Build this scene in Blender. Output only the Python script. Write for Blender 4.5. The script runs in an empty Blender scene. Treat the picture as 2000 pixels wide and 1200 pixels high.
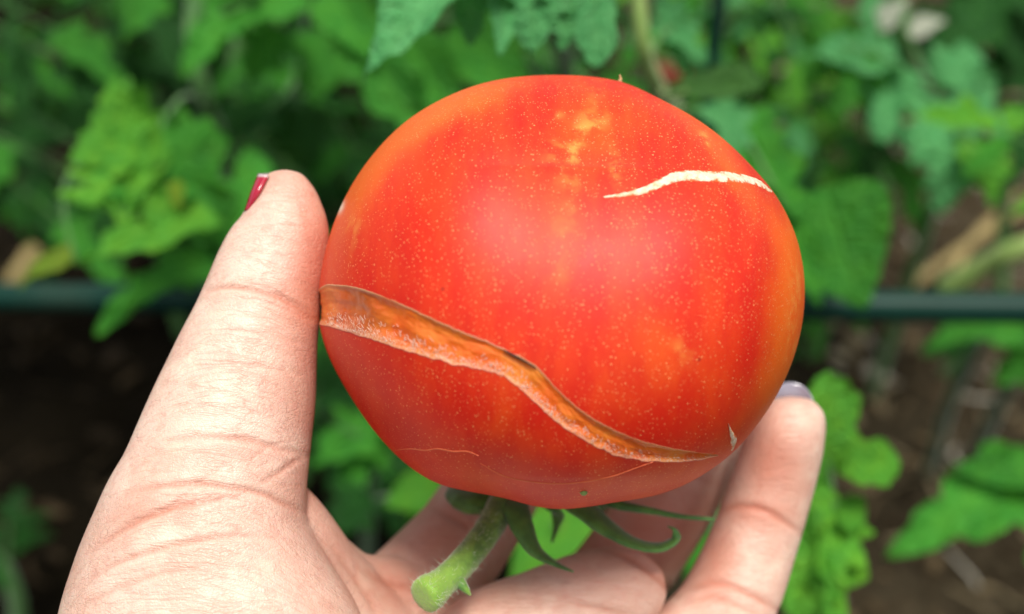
import bpy, bmesh, math, random
import numpy as np
from mathutils import Vector, Matrix, noise as mnoise

random.seed(11)
rng = np.random.default_rng(11)
scene = bpy.context.scene
COL = scene.collection

# ------------------------------------------------------------------ camera
FPX = 2111.0                       # focal length in photo pixels (2000 px wide frame)
PITCH = math.radians(33.0)         # looking down into the bed
CAM_H = 0.62
cam_d = bpy.data.cameras.new('camera')
cam = bpy.data.objects.new('camera', cam_d)
COL.objects.link(cam)
scene.camera = cam
cam_d.sensor_width = 36.0
cam_d.lens = 36.0 * FPX / 2000.0
cam_d.clip_start = 0.01
cam_d.clip_end = 300.0
cam.location = (0, 0, CAM_H)
cam.rotation_euler = (math.pi / 2 - PITCH, 0, 0)
cam_d.dof.use_dof = True
cam_d.dof.focus_distance = 0.184
cam_d.dof.aperture_fstop = 8.2
cam_d.dof.aperture_blades = 0

CAMR = Vector((1, 0, 0))
CAMU = Vector((0, math.sin(PITCH), math.cos(PITCH)))
CAMB = Vector((0, -math.cos(PITCH), math.sin(PITCH)))      # towards the camera
CAMP = Vector((0, 0, CAM_H))
MROT = np.array([list(CAMR), list(CAMU), list(CAMB)])      # rows: camera axes in world

def c2w(a):                        # camera coords (n,3) -> world
    return np.asarray(a) @ MROT + np.array([0, 0, CAM_H])

def cs(px, py, d):                 # point seen at photo position (px,py), d metres deep, camera coords
    return np.array([(px - 1000) / FPX * d, -(py - 600) / FPX * d, -d])

def at(px, py, d):
    return Vector(c2w(cs(px, py, d)))

def ground_depth(px, py, z=0.0):
    yv = -(py - 600) / FPX
    dz = yv * math.cos(PITCH) - math.sin(PITCH)
    return (z - CAM_H) / dz

# ------------------------------------------------------------------ light
SUN_CAM = Vector((0.08, 0.66, 0.75)).normalized()         # direction to the sun in camera axes
SUN = (CAMR * SUN_CAM.x + CAMU * SUN_CAM.y + CAMB * SUN_CAM.z).normalized()
world = bpy.data.worlds.new('World')
scene.world = world
world.use_nodes = True
wn = world.node_tree.nodes
wl = world.node_tree.links
for n in list(wn):
    wn.remove(n)
sky = wn.new('ShaderNodeTexSky')
sky.sky_type = 'NISHITA'
sky.sun_disc = False
sky.sun_elevation = math.asin(SUN.z)
sky.sun_rotation = math.atan2(SUN.x, SUN.y)
sky.air_density = 1.0
sky.dust_density = 1.5
sky.ozone_density = 0.6
bg = wn.new('ShaderNodeBackground')
bg.inputs['Strength'].default_value = 0.05
wo = wn.new('ShaderNodeOutputWorld')
hs = wn.new('ShaderNodeHueSaturation')            # thin high cloud: a paler sky
hs.inputs['Saturation'].default_value = 0.18
wl.new(sky.outputs[0], hs.inputs['Color'])
wl.new(hs.outputs[0], bg.inputs[0])
wl.new(bg.outputs[0], wo.inputs[0])
sun_d = bpy.data.lights.new('sun', 'SUN')
sun_d.energy = 1.5
sun_d.angle = math.radians(16)
sun_d.color = (1.0, 0.945, 0.86)
sun = bpy.data.objects.new('sun', sun_d)
COL.objects.link(sun)
sun.rotation_euler = SUN.to_track_quat('Z', 'Y').to_euler()
vs = scene.view_settings
vs.view_transform = 'Standard'
vs.look = 'None'
vs.exposure = 1.4
vs.gamma = 1.0
vs.use_curve_mapping = False
scene.render.engine = 'CYCLES'
scene.cycles.use_denoising = True
scene.cycles.max_bounces = 6
scene.cycles.diffuse_bounces = 3
scene.cycles.glossy_bounces = 3
scene.cycles.transmission_bounces = 4
scene.cycles.caustics_reflective = False
scene.cycles.caustics_refractive = False

# ------------------------------------------------------------------ helpers
def tag(o, label=None, cat=None, group=None, kind=None):
    if label: o['label'] = label
    if cat: o['category'] = cat
    if group: o['group'] = group
    if kind: o['kind'] = kind
    return o

def empty(name, loc):
    o = bpy.data.objects.new(name, None)
    o.empty_display_size = 0.02
    o.location = loc
    COL.objects.link(o)
    return o

def mesh_np(name, v, f, smooth=True, uv=None):
    """v (n,3) array, f (m,k) int array or a list of faces"""
    me = bpy.data.meshes.new(name)
    v = np.asarray(v, dtype=np.float32)
    if isinstance(f, np.ndarray):
        k = f.shape[1]
        me.vertices.add(len(v))
        me.vertices.foreach_set('co', v.ravel())
        me.loops.add(f.size)
        me.loops.foreach_set('vertex_index', f.astype(np.int32).ravel())
        me.polygons.add(len(f))
        me.polygons.foreach_set('loop_start', np.arange(0, f.size, k, dtype=np.int32))
        me.polygons.foreach_set('loop_total', np.full(len(f), k, dtype=np.int32))
        me.update(calc_edges=True)
    else:
        me.from_pydata([tuple(map(float, p)) for p in v], [], f)
    if smooth:
        me.polygons.foreach_set('use_smooth', np.ones(len(me.polygons), dtype=bool))
    if uv is not None:
        lay = me.uv_layers.new(name='UVMap')
        vi = np.empty(len(me.loops), dtype=np.int32)
        me.loops.foreach_get('vertex_index', vi)
        lay.data.foreach_set('uv', np.asarray(uv, dtype=np.float32)[vi].ravel())
    me.validate()
    me.update()
    return me

def obj(name, me, mat=None, parent=None):
    o = bpy.data.objects.new(name, me)
    COL.objects.link(o)
    if mat and not me.materials:
        me.materials.append(mat)
    if parent:
        o.parent = parent
    return o

def grid_faces(nu, nv, wrap_v=False):
    i = np.arange(nu - 1)[:, None]
    j = np.arange(nv if wrap_v else nv - 1)[None, :]
    j2 = (j + 1) % nv
    return np.stack([i * nv + j, i * nv + j2, (i + 1) * nv + j2, (i + 1) * nv + j], -1).reshape(-1, 4)

def crom(pts, n):
    """Catmull-Rom through rows of pts, n samples"""
    p = np.asarray(pts, dtype=float)
    if len(p) == 2:
        t = np.linspace(0, 1, n)[:, None]
        return p[0] * (1 - t) + p[1] * t
    p = np.vstack([2 * p[0] - p[1], p, 2 * p[-1] - p[-2]])
    m = len(p) - 3
    t = np.linspace(0, m - 1e-9, n)
    k = t.astype(int)
    t = (t - k)[:, None]
    a, b, c, d = p[k], p[k + 1], p[k + 2], p[k + 3]
    return 0.5 * (2 * b + (c - a) * t + (2 * a - 5 * b + 4 * c - d) * t ** 2 + (3 * b - a - 3 * c + d) * t ** 3)

def frames(c, hint):
    t = np.gradient(c, axis=0)
    t /= np.linalg.norm(t, axis=1)[:, None] + 1e-12
    hint = np.broadcast_to(hint, t.shape)
    s = np.cross(t, hint)
    s /= np.linalg.norm(s, axis=1)[:, None] + 1e-12
    b = np.cross(s, t)
    return t, s, b

def tube_arrays(c, r, hint=(0, 0, 1), sides=8, flat=1.0, caps=True, wob=0.0):
    """tube along c with radii r; flat scales the axis along hint"""
    c = np.asarray(c, float)
    r = np.broadcast_to(np.asarray(r, float), (len(c),))
    flat = np.broadcast_to(np.asarray(flat, float), (len(c),))
    t, s, b = frames(c, np.asarray(hint, float))
    a = np.linspace(0, 2 * math.pi, sides, endpoint=False)
    ca, sa = np.cos(a), np.sin(a)
    rr = r[:, None] * (1 + (rng.normal(0, wob, (len(c), sides)) if wob else 0))
    v = c[:, None, :] + (rr * ca)[:, :, None] * s[:, None, :] + (rr * sa * flat[:, None])[:, :, None] * b[:, None, :]
    n = len(c)
    f = grid_faces(n, sides, True)
    v = v.reshape(-1, 3)
    uv = np.stack([np.repeat(np.linspace(0, 1, n), sides), np.tile(np.linspace(0, 1, sides), n)], 1)
    if caps:
        v = np.vstack([v, c[0], c[-1]])
        uv = np.vstack([uv, [0, .5], [1, .5]])
        k = n * sides
        fl = [tuple(x) for x in f]
        for j in range(sides):
            j2 = (j + 1) % sides
            fl.append((k, j2, j, k))
            fl.append((k + 1, (n - 1) * sides + j, (n - 1) * sides + j2, k + 1))
        fl = [q if q[0] != q[3] else q[:3] for q in fl]
        return v, fl, uv
    return v, f, uv

def tube(name, c, r, mat, parent=None, **kw):
    v, f, uv = tube_arrays(c, r, **kw)
    return obj(name, mesh_np(name, v, f, uv=uv), mat, parent)

# ------------------------------------------------------------------ material helpers
class NT:
    def __init__(self, name):
        self.m = bpy.data.materials.new(name)
        self.m.use_nodes = True
        self.t = self.m.node_tree
        self.b = self.t.nodes['Principled BSDF']
        self.out = self.t.nodes['Material Output']
    def n(self, typ, **props):
        x = self.t.nodes.new(typ)
        ins = props.pop('ins', {})
        for k, v in props.items():
            setattr(x, k, v)
        for k, v in ins.items():
            self.set(x.inputs[k], v)
        return x
    def set(self, sock, v):
        if isinstance(v, bpy.types.NodeSocket):
            self.t.links.new(v, sock)
        else:
            sock.default_value = v
    def coord(self, out='Object', scale=None):
        c = self.n('ShaderNodeTexCoord').outputs[out]
        if scale is not None:
            mp = self.n('ShaderNodeMapping', ins={'Vector': c, 'Scale': scale})
            c = mp.outputs[0]
        return c
    def noise(self, vec, scale, detail=4, rough=0.55, dist=0.0):
        return self.n('ShaderNodeTexNoise', ins={'Vector': vec, 'Scale': scale, 'Detail': detail, 'Roughness': rough, 'Distortion': dist}).outputs['Fac']
    def vor(self, vec, scale, feature='F1', rnd=1.0, out='Distance'):
        return self.n('ShaderNodeTexVoronoi', feature=feature, ins={'Vector': vec, 'Scale': scale, 'Randomness': rnd}).outputs[out]
    def ramp(self, fac, stops, interp='LINEAR'):
        r = self.n('ShaderNodeValToRGB', ins={'Fac': fac})
        cr = r.color_ramp
        cr.interpolation = interp
        while len(cr.elements) < len(stops):
            cr.elements.new(0.5)
        for e, (p, c) in zip(cr.elements, stops):
            e.position = p
            e.color = c if len(c) == 4 else (*c, 1)
        return r.outputs[0]
    def step(self, fac, a, b):
        return self.n('ShaderNodeMapRange', interpolation_type='SMOOTHSTEP', ins={'Value': fac, 'From Min': a, 'From Max': b}).outputs[0]
    def mix(self, fac, a, b, blend='MIX'):
        x = self.n('ShaderNodeMix', data_type='RGBA', blend_type=blend)
        self.set(x.inputs[0], fac)
        self.set(x.inputs[6], a if isinstance(a, bpy.types.NodeSocket) else (*a[:3], 1))
        self.set(x.inputs[7], b if isinstance(b, bpy.types.NodeSocket) else (*b[:3], 1))
        return x.outputs[2]
    def math(self, op, a, b=None, c=None):
        x = self.n('ShaderNodeMath', operation=op)
        self.set(x.inputs[0], a)
        if b is not None: self.set(x.inputs[1], b)
        if c is not None: self.set(x.inputs[2], c)
        return x.outputs[0]
    def attr(self, name, out='Fac'):
        return self.n('ShaderNodeAttribute', attribute_name=name).outputs[out]
    def bump(self, h, strength, dist, normal=None):
        x = self.n('ShaderNodeBump', ins={'Height': h, 'Strength': strength, 'Distance': dist})
        if normal is not None: self.set(x.inputs['Normal'], normal)
        return x.outputs[0]
    def p(self, **kw):
        names = {'col': 'Base Color', 'rough': 'Roughness', 'normal': 'Normal', 'sss': 'Subsurface Weight', 'sssr': 'Subsurface Radius',
                 'ssss': 'Subsurface Scale', 'spec': 'Specular IOR Level', 'coat': 'Coat Weight', 'coatr': 'Coat Roughness', 'ior': 'IOR',
                 'sheen': 'Sheen Weight', 'metal': 'Metallic', 'trans': 'Transmission Weight', 'sheenr': 'Sheen Roughness', 'sheent': 'Sheen Tint'}
        for k, v in kw.items():
            if k in ('col', 'sheent') and not isinstance(v, bpy.types.NodeSocket) and len(v) == 3:
                v = (*v, 1)
            self.set(self.b.inputs[names[k]], v)
        return self.m

# ------------------------------------------------------------------ leaf, stem, soil, stake materials
def leaf_mat(name, base, hue_to, trans=0.35, rough=0.48, var=0.5):
    t = NT(name)
    uv = t.coord('UV')
    sx = t.n('ShaderNodeSeparateXYZ', ins={'Vector': uv})
    u, v = sx.outputs[0], sx.outputs[1]                      # u along, v 0..1 across
    av = t.math('ABSOLUTE', t.math('SUBTRACT', v, 0.5))      # 0 at midrib .. 0.5 margin
    rnd = t.n('ShaderNodeObjectInfo').outputs['Random']
    oc = t.coord('Object')
    nz = t.noise(oc, 5.0, 2)
    mid = t.step(av, 0.035, 0.008)
    sv = t.math('FRACT', t.math('MULTIPLY', t.math('SUBTRACT', u, t.math('MULTIPLY', av, 0.42)), 8.0))
    sv = t.math('ABSOLUTE', t.math('SUBTRACT', sv, 0.5))
    side = t.step(sv, 0.09, 0.02)
    vein = t.math('MAXIMUM', mid, t.math('MULTIPLY', side, 0.55))
    col = t.mix(t.step(nz, 0.3, 0.75), base, hue_to)
    col = t.mix(t.math('MULTIPLY', rnd, var), col, tuple(x * 0.42 for x in base))
    col = t.mix(t.math('MULTIPLY', vein, 0.30), col, (min(1, base[0] * 2.2 + .02), min(1, base[1] * 1.5 + .03), base[2] * 1.6 + .01))
    h = t.math('ADD', t.math('MULTIPLY', vein, -0.8), t.math('MULTIPLY', t.noise(oc, 16.0, 2), 0.9))
    nb = t.bump(h, 0.55, 0.02)
    t.p(col=col, rough=t.math('ADD', rough, t.math('MULTIPLY', nz, 0.12)), normal=nb, spec=0.28)
    tr = t.n('ShaderNodeBsdfTranslucent', ins={'Color': t.mix(0.55, col, (0.15, 0.42, 0.03), 'MIX'), 'Normal': nb})
    mx = t.n('ShaderNodeMixShader', ins={0: trans, 1: t.b.outputs[0], 2: tr.outputs[0]})
    t.t.links.new(mx.outputs[0], t.out.inputs[0])
    return t.m

LEAF = {
    'bright': leaf_mat('leaf_bright', (0.11, 0.46, 0.045), (0.20, 0.54, 0.035), var=0.35),
    'mid': leaf_mat('leaf_mid', (0.055, 0.33, 0.036), (0.10, 0.42, 0.036)),
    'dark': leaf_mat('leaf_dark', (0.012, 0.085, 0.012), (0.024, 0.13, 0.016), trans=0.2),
    'blue': leaf_mat('leaf_bluish', (0.11, 0.46, 0.15), (0.18, 0.58, 0.20), rough=0.42, var=0.35),
    'yellow': leaf_mat('leaf_yellowing', (0.22, 0.40, 0.03), (0.30, 0.42, 0.04)),
    'pale': leaf_mat('leaf_glint_white', (0.80, 0.84, 0.66), (0.88, 0.88, 0.74), trans=0.3),  # near-white base colour stands in for sun glints on leaves
    'olive': leaf_mat('leaf_olive', (0.045, 0.15, 0.025), (0.06, 0.18, 0.03), trans=0.15),
    'brown': leaf_mat('leaf_brown_dry', (0.20, 0.075, 0.02), (0.28, 0.13, 0.04), trans=0.15),
}

def stem_mat(name, a, b):
    t = NT(name)
    oc = t.coord('Object')
    col = t.mix(t.step(t.noise(oc, 90, 4), 0.35, 0.7), a, b)
    t.p(col=col, rough=0.55, normal=t.bump(t.noise(oc, 700, 3), 0.3, 0.0006), spec=0.4, sheen=0.25)
    return t.m
STEM_G = stem_mat('stem_green', (0.05, 0.17, 0.03), (0.10, 0.26, 0.05))
STEM_D = stem_mat('stem_dark', (0.014, 0.07, 0.010), (0.03, 0.12, 0.018))
STEM_P = stem_mat('stem_pale', (0.20, 0.33, 0.07), (0.30, 0.40, 0.12))

def stake_mat():
    t = NT('green_plastic_coating')
    oc = t.coord('Object')
    nz = t.noise(oc, 40, 5)
    dirt = t.step(t.noise(oc, 12, 6, 0.65), 0.56, 0.72)
    col = t.mix(nz, (0.003, 0.028, 0.019), (0.006, 0.044, 0.032))
    col = t.mix(t.math('MULTIPLY', dirt, 0.3), col, (0.05, 0.06, 0.04))
    t.p(col=col, rough=0.45, normal=t.bump(nz, 0.2, 0.001), spec=0.2)
    return t.m
STAKE = stake_mat()

def soil_mat():
    t = NT('soil')
    oc = t.coord('Object')
    n1 = t.noise(oc, 9, 4, 0.65)
    n2 = t.noise(oc, 70, 4, 0.6)
    n3 = t.vor(oc, 55)
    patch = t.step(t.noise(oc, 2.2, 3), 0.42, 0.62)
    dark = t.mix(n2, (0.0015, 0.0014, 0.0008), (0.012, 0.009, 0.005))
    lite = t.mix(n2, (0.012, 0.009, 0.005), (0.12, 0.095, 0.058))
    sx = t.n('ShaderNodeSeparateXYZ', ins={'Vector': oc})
    right = t.step(t.math('ADD', sx.outputs[0], t.math('MULTIPLY', n1, 0.25)), 0.10, 0.42)   # mulched side of the bed; left side painted darker for foliage shade
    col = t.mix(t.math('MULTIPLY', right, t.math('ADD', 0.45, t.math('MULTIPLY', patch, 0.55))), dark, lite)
    h = t.math('ADD', n2, t.math('MULTIPLY', n3, 0.6))
    t.p(col=col, rough=0.92, normal=t.bump(h, 0.9, 0.012), spec=0.03)
    return t.m

def mulch_mat():
    t = NT('mulch_pieces')
    a = t.attr('tint', 'Fac')
    oc = t.coord('Object')
    col = t.ramp(a, [(0, (0.012, 0.009, 0.005)), (0.35, (0.06, 0.042, 0.022)), (0.7, (0.19, 0.14, 0.075)), (0.93, (0.40, 0.33, 0.20)), (1, (0.58, 0.55, 0.46))])
    col = t.mix(t.math('MULTIPLY', t.noise(oc, 160, 4), 0.5), col, (0.05, 0.035, 0.02))
    t.p(col=col, rough=0.85, spec=0.08)
    return t.m

# ------------------------------------------------------------------ the ground
def soil_h(x, y):
    p = Vector((x, y, 0))
    return 0.030 * mnoise.noise(p * 3.1) + 0.014 * mnoise.noise(p * 9.0 + Vector((3, 1, 7))) + 0.007 * mnoise.noise(p * 31.0)

def build_soil():
    n = 220
    s = np.linspace(-1, 1, n)
    w = np.sign(s) * (0.9 * np.abs(s) + 60 * np.abs(s) ** 9)
    X, Y = np.meshgrid(w, w + 1.0, indexing='ij')
    v = np.zeros((n * n, 3))
    v[:, 0] = X.ravel(); v[:, 1] = Y.ravel()
    for i in range(n * n):
        x, y = v[i, 0], v[i, 1]
        v[i, 2] = soil_h(x, y)
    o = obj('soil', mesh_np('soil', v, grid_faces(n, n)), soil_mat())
    tag(o, kind='structure')
build_soil()

def build_mulch():
    V, F, T = [], [], []
    k = 0
    for i in range(9500):
        x = random.uniform(-0.9, 1.1)
        y = random.uniform(0.3, 2.1)
        dens = 0.22 + 0.78 * min(1, max(0, (x - 0.02) / 0.3))
        if random.random() > dens:
            continue
        z = soil_h(x, y)
        straw = random.random() < 0.4
        L = random.uniform(0.02, 0.075) if straw else random.uniform(0.006, 0.028)
        W = random.uniform(0.0012, 0.003) if straw else L * random.uniform(0.25, 0.6)
        H = W * 0.6 if straw else random.uniform(0.002, 0.006)
        a = random.uniform(0, math.pi)
        pit = random.gauss(0, 0.22)
        M = Matrix.Translation((x, y, z + H * 0.6 + abs(math.sin(pit)) * L * 0.3)) @ Matrix.Rotation(a, 4, 'Z') @ Matrix.Rotation(pit, 4, 'Y') @ Matrix.Rotation(random.gauss(0, .3), 4, 'X')
        b = random.gauss(0, 0.12) * L
        pr = []
        for u in (-0.5, 0.0, 0.5):
            sc = (0.65 + 0.35 * random.random()) if u else 1.0
            for (yy, zz) in ((-1, -1), (1, -1), (1, 1), (-1, 1)):
                pr.append(M @ Vector((u * L, yy * W * 0.5 * sc + (b if u == 0 else 0), zz * H * 0.5 * sc)))
        V += [tuple(q) for q in pr]
        for s in (0, 4):
            for j in range(4):
                j2 = (j + 1) % 4
                F.append((k + s + j, k + s + j2, k + s + 4 + j2, k + s + 4 + j))
        F += [(k, k + 3, k + 2, k + 1), (k + 8, k + 9, k + 10, k + 11)]
        tn = random.random() ** 1.5
        if straw: tn = min(1, tn + 0.25)
        if x < 0.05: tn *= 0.3  # left chips tinted darker, matching the shade painted into the soil
        T += [tn] * 12
        k += 12
    me = mesh_np('mulch', V, np.array(F), smooth=False)
    at_ = me.attributes.new('tint', 'FLOAT', 'POINT')
    at_.data.foreach_set('value', np.array(T, dtype=np.float32))
    o = obj('mulch', me, mulch_mat())
    tag(o, 'brown wood chips and straw scattered over the dark soil', 'mulch', kind='stuff')
build_mulch()

# ------------------------------------------------------------------ garden stakes
def stake(p0, p1, r, label):
    c = np.array([list(p0 + (p1 - p0) * t) for t in np.linspace(0, 1, 60)])
    dist = np.linspace(0, (p1 - p0).length, 60)
    # moulded collars every 4 cm
    rr = r * (1 + 0.05 * (np.mod(np.arange(60), 4) == 0))
    o = tube('garden_stake', c, rr, STAKE, hint=(0.3, 0.2, 1) if abs((p1 - p0).normalized().z) < .8 else (0, 1, 0), sides=16)
    return tag(o, label, 'stake', 'green garden stakes')
stake(at(-900, 570, 0.56), at(2900, 612, 0.44), 0.0068, 'horizontal dark green garden stake running behind the tomato')
_sb = at(1398, 60, 0.56)
stake(Vector((_sb.x, _sb.y, -0.1)), Vector((_sb.x, _sb.y, 0.95)), 0.0042, 'upright dark blue-green stake above the right shoulder of the tomato')

# ------------------------------------------------------------------ leaves
def leaflet_mesh(name, W=0.55, lobes=4, depth=0.25, fold=0.25, curl=0.2, wave=0.045, seed=0, nu=30, nv=13, rnd=False):
    r = random.Random(seed)
    ph = [r.uniform(0, 6.28) for _ in range(6)]
    us = np.linspace(0, 1, nu)
    vsn = np.linspace(-1, 1, nv)
    V = np.zeros((nu, nv, 3)); UV = np.zeros((nu, nv, 2))
    for i, u in enumerate(us):
        base = (math.sin(math.pi * min(1, u ** 0.72)) ** 0.75) if 0 < u < 1 else 0.0
        base = base * (1.06 - 0.35 * u) + 0.015
        if rnd: base = 0.012 + 0.92 * max(0.0, 1 - abs(2 * u ** 1.25 - 1) ** 2.4) ** 0.6 * (0.75 + 0.3 * u)
        for j, v in enumerate(vsn):
            side = 0 if v < 0 else 1
            x = u * lobes + 0.17 * side + 0.1 * math.sin(ph[0] + 5 * u)
            saw = x - math.floor(x)
            tooth = (saw ** 0.7 if saw < 0.75 else (0.75 ** 0.7) * (1 - saw) / 0.25)
            env = 1 - depth * (1 - 1.2 * tooth) * (1 if u < 0.93 else 0.3)
            w = 0.5 * W * base * env * (1 + 0.08 * math.sin(ph[1 + side] + 3 * u))
            av = abs(v)
            yy = u + 0.05 * av * depth * (tooth - 0.3)
            z = -fold * 0.0 + fold * w * av ** 1.3
            z += wave * math.sin(ph[3] + 9 * u + 2.0 * v) * av
            z += 0.028 * math.cos(2 * math.pi * (u - 0.35 * av * W) * 7) * av * (1 - 0.5 * av) * (base > 0.1)
            z -= curl * (u - 0.25) ** 2
            V[i, j] = (v * w + 0.03 * math.sin(ph[4] + 3 * u), yy, z)
            UV[i, j] = (u, 0.5 + 0.5 * v)
    return mesh_np(name, V.reshape(-1, 3), grid_faces(nu, nv), uv=UV.reshape(-1, 2))

SHAPES = []
for i, kw in enumerate([
        dict(W=0.60, lobes=3.4, depth=0.58, fold=0.60, curl=0.30),
        dict(W=0.52, lobes=4.2, depth=0.42, fold=0.45, curl=0.40),
        dict(W=0.66, lobes=3.0, depth=0.62, fold=0.5, curl=0.20),
        dict(W=0.48, lobes=6.0, depth=0.14, fold=0.65, curl=0.30),
        dict(W=0.56, lobes=5.0, depth=0.36, fold=-0.45, curl=0.45, wave=0.07),
        dict(W=0.50, lobes=0.9, depth=0.05, fold=0.3, curl=0.15, wave=0.02),
        dict(W=0.55, lobes=3.3, depth=0.22, fold=0.3, curl=0.2, wave=0.03, rnd=True)]):
    SHAPES.append(leaflet_mesh('leaflet', seed=i * 7 + 1, **kw))
MESHCACHE = {}
def leaf_data(shape, mat):
    k = (shape, mat)
    if k not in MESHCACHE:
        me = SHAPES[shape].copy()
        me.name = 'leaflet'
        me.materials.clear()
        me.materials.append(LEAF[mat])
        MESHCACHE[k] = me
    return MESHCACHE[k]
WSH = [0.60, 0.52, 0.66, 0.48, 0.56, 0.50, 0.55]

def leaf_matrix(base, tip, normal, width, shape):
    y = (tip - base); L = y.length; y = y / L
    z = (normal - y * normal.dot(y))
    if z.length < 1e-4: z = y.orthogonal()
    z.normalize()
    x = y.cross(z)
    k = width / WSH[shape]
    M = Matrix((x * k, y * L, z * (0.5 * (k + L)))).transposed().to_4x4()
    M.translation = base
    return M

class Plant:
    def __init__(self, root, label, group='tomato plants in the garden bed'):
        self.loc = Vector(root)
        self.e = empty('tomato_plant', self.loc)
        tag(self.e, label, 'plant', group)
    def stem(self, pts, r0, r1=None, mat=None, name='stem'):
        c = crom([list(Vector(p) - self.loc) for p in pts], max(10, 6 * len(pts)))
        r = np.linspace(r0, r1 if r1 else r0 * 0.6, len(c))
        return tube(name, c, r, mat or STEM_G, self.e, sides=8, wob=0.04, hint=(0.13, 0.3, 0.9))
    def leaf(self, pts, leaflets, mat, r=0.0013, smat=None):
        """pts: rachis in world; leaflets: (base, tip, normal, width, shape[, mat])"""
        c = crom([list(Vector(p) - self.loc) for p in pts], max(6, 5 * len(pts)))
        rc = tube('leaf', c, np.linspace(r, r * 0.5, len(c)), smat or STEM_G, self.e, sides=6, hint=(0.2, 0.3, 0.9))
        for q in leaflets:
            b, t, n, w, s = q[:5]
            m = q[5] if len(q) > 5 else mat
            o = obj('leaflet', leaf_data(s, m), None, rc)
            o.matrix_local = Matrix.Translation(-self.loc) @ leaf_matrix(b, t, n, w, s)
        return rc
    def compound(self, start, end, size, mat, normal=None, npair=3, sag=0.15, mats=None, shapes=None):
        d = end - start
        up = Vector((0, 0, 1))
        mid = start + d * 0.5 + up * d.length * sag
        pts = [start, mid, end]
        n0 = normal or (up + CAMB * 0.6).normalized()
        side = d.cross(n0).normalized()
        L = []
        cr = crom([list(p) for p in pts], 40)
        for k in range(npair):
            t = 0.30 + 0.58 * k / max(1, npair - 1) if npair > 1 else 0.6
            b = Vector(cr[int(t * 39)])
            tg = Vector(cr[min(39, int(t * 39) + 2)] - cr[int(t * 39) - 2]).normalized()
            for sgn in (-1, 1):
                ln = size * random.uniform(0.75, 1.1) * (0.75 + 0.35 * math.sin(math.pi * t))
                dr = (side * sgn * random.uniform(0.75, 1.1) + tg * random.uniform(0.3, 0.8) - up * random.uniform(0.0, 0.55)).normalized()
                nn = (n0 + Vector((random.gauss(0, .35), random.gauss(0, .35), random.gauss(0, .25)))).normalized()
                s = random.choice(shapes or (0, 1, 2, 3, 4))
                L.append((b + dr * ln * 0.06, b + dr * ln, nn, ln * WSH[s] * random.uniform(0.85, 1.15), s, random.choice(mats) if mats else mat))
        tg = Vector(cr[39] - cr[35]).normalized()
        ln = size * 1.25
        s = random.choice(shapes or (0, 2))
        L.append((Vector(cr[38]), Vector(cr[38]) + (tg - up * 0.25).normalized() * ln, n0, ln * WSH[s], s, random.choice(mats) if mats else mat))
        self.leaf(pts, L, mat, r=max(0.0009, size * 0.022))

def pxw(px, d):                    # photo pixels -> metres at depth d
    return px * d / FPX

def lf(b, t, wpx, shape, mat=None, n=(0, 0.35, 1.0)):
    """a leaflet from photo positions b, t = (px, py, depth); n in camera axes"""
    B, T = at(*b), at(*t)
    N = CAMR * n[0] + CAMU * n[1] + CAMB * n[2]
    d = 0.5 * (b[2] + t[2])
    r = (B, T, N, pxw(wpx, d) * 1.4, shape)
    return r + (mat,) if mat else r

# --- plant on the left with the big bright compound leaf
g = at(430, 620, ground_depth(430, 620) * 0.72)
pA = Plant((g.x, g.y, 0.0), 'tomato plant with large bright green leaf left of the thumb')
sA = [Vector((g.x, g.y, -0.02)), at(460, 420, 0.66), at(400, 200, 0.56), at(380, 40, 0.55), at(420, -250, 0.56)]
pA.stem(sA, 0.0055, 0.004)
pA.leaf([at(400, 200, 0.56), at(355, 190, 0.50), at(300, 270, 0.45), at(262, 345, 0.43), at(240, 420, 0.42)], [
    lf((335, 300, .44), (128, 300, .425), 150, 2, 'bright', (-.2, .5, 1)),
    lf((300, 270, .45), (205, 148, .45), 120, 0, 'bright', (-.4, .2, 1)),
    lf((270, 345, .43), (135, 395, .42), 110, 1, 'mid', (-.3, .6, 1)),
    lf((300, 290, .44), (470, 400, .45), 150, 2, 'mid', (.4, .4, 1)),
    lf((345, 330, .44), (400, 470, .45), 120, 0, 'mid', (.2, .5, 1)),
    lf((438, 432, .43), (148, 482, .405), 112, 0, 'bright', (0, .75, 1)),
    lf((250, 410, .42), (230, 230, .44), 190, 2, 'bright', (-.3, .3, 1)),
    lf((300, 250, .45), (150, 250, .44), 130, 0, 'bright', (-.3, .3, 1)),
    lf((352, 408, .42), (340, 350, .42), 30, 6, 'yellow', (0, .3, 1)),
    lf((330, 400, .43), (160, 385, .42), 120, 2, 'bright', (-.1, .5, 1)),
    lf((340, 310, .45), (450, 260, .46), 130, 0, 'mid', (.3, .3, 1)),
], 'bright', r=0.0014)
pA.leaf([at(440, 350, 0.60), at(470, 440, 0.50), at(420, 520, 0.47)], [
    lf((440, 520, .47), (185, 600, .43), 95, 1, 'mid', (0, .8, 1)),
    lf((440, 500, .48), (500, 280, .50), 140, 2, 'mid', (.2, .3, 1)),
    lf((450, 510, .48), (300, 560, .48), 120, 2, 'dark', (.1, .6, 1)),
], 'mid', r=0.0016)
pA.leaf([at(170, 300, 0.47), at(128, 360, 0.44), at(128, 430, 0.43), at(150, 515, 0.43)], [
    lf((150, 500, .43), (20, 555, .47), 55, 5, 'yellow', (0, .7, 1)),
], 'bright', r=0.0012)

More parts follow.
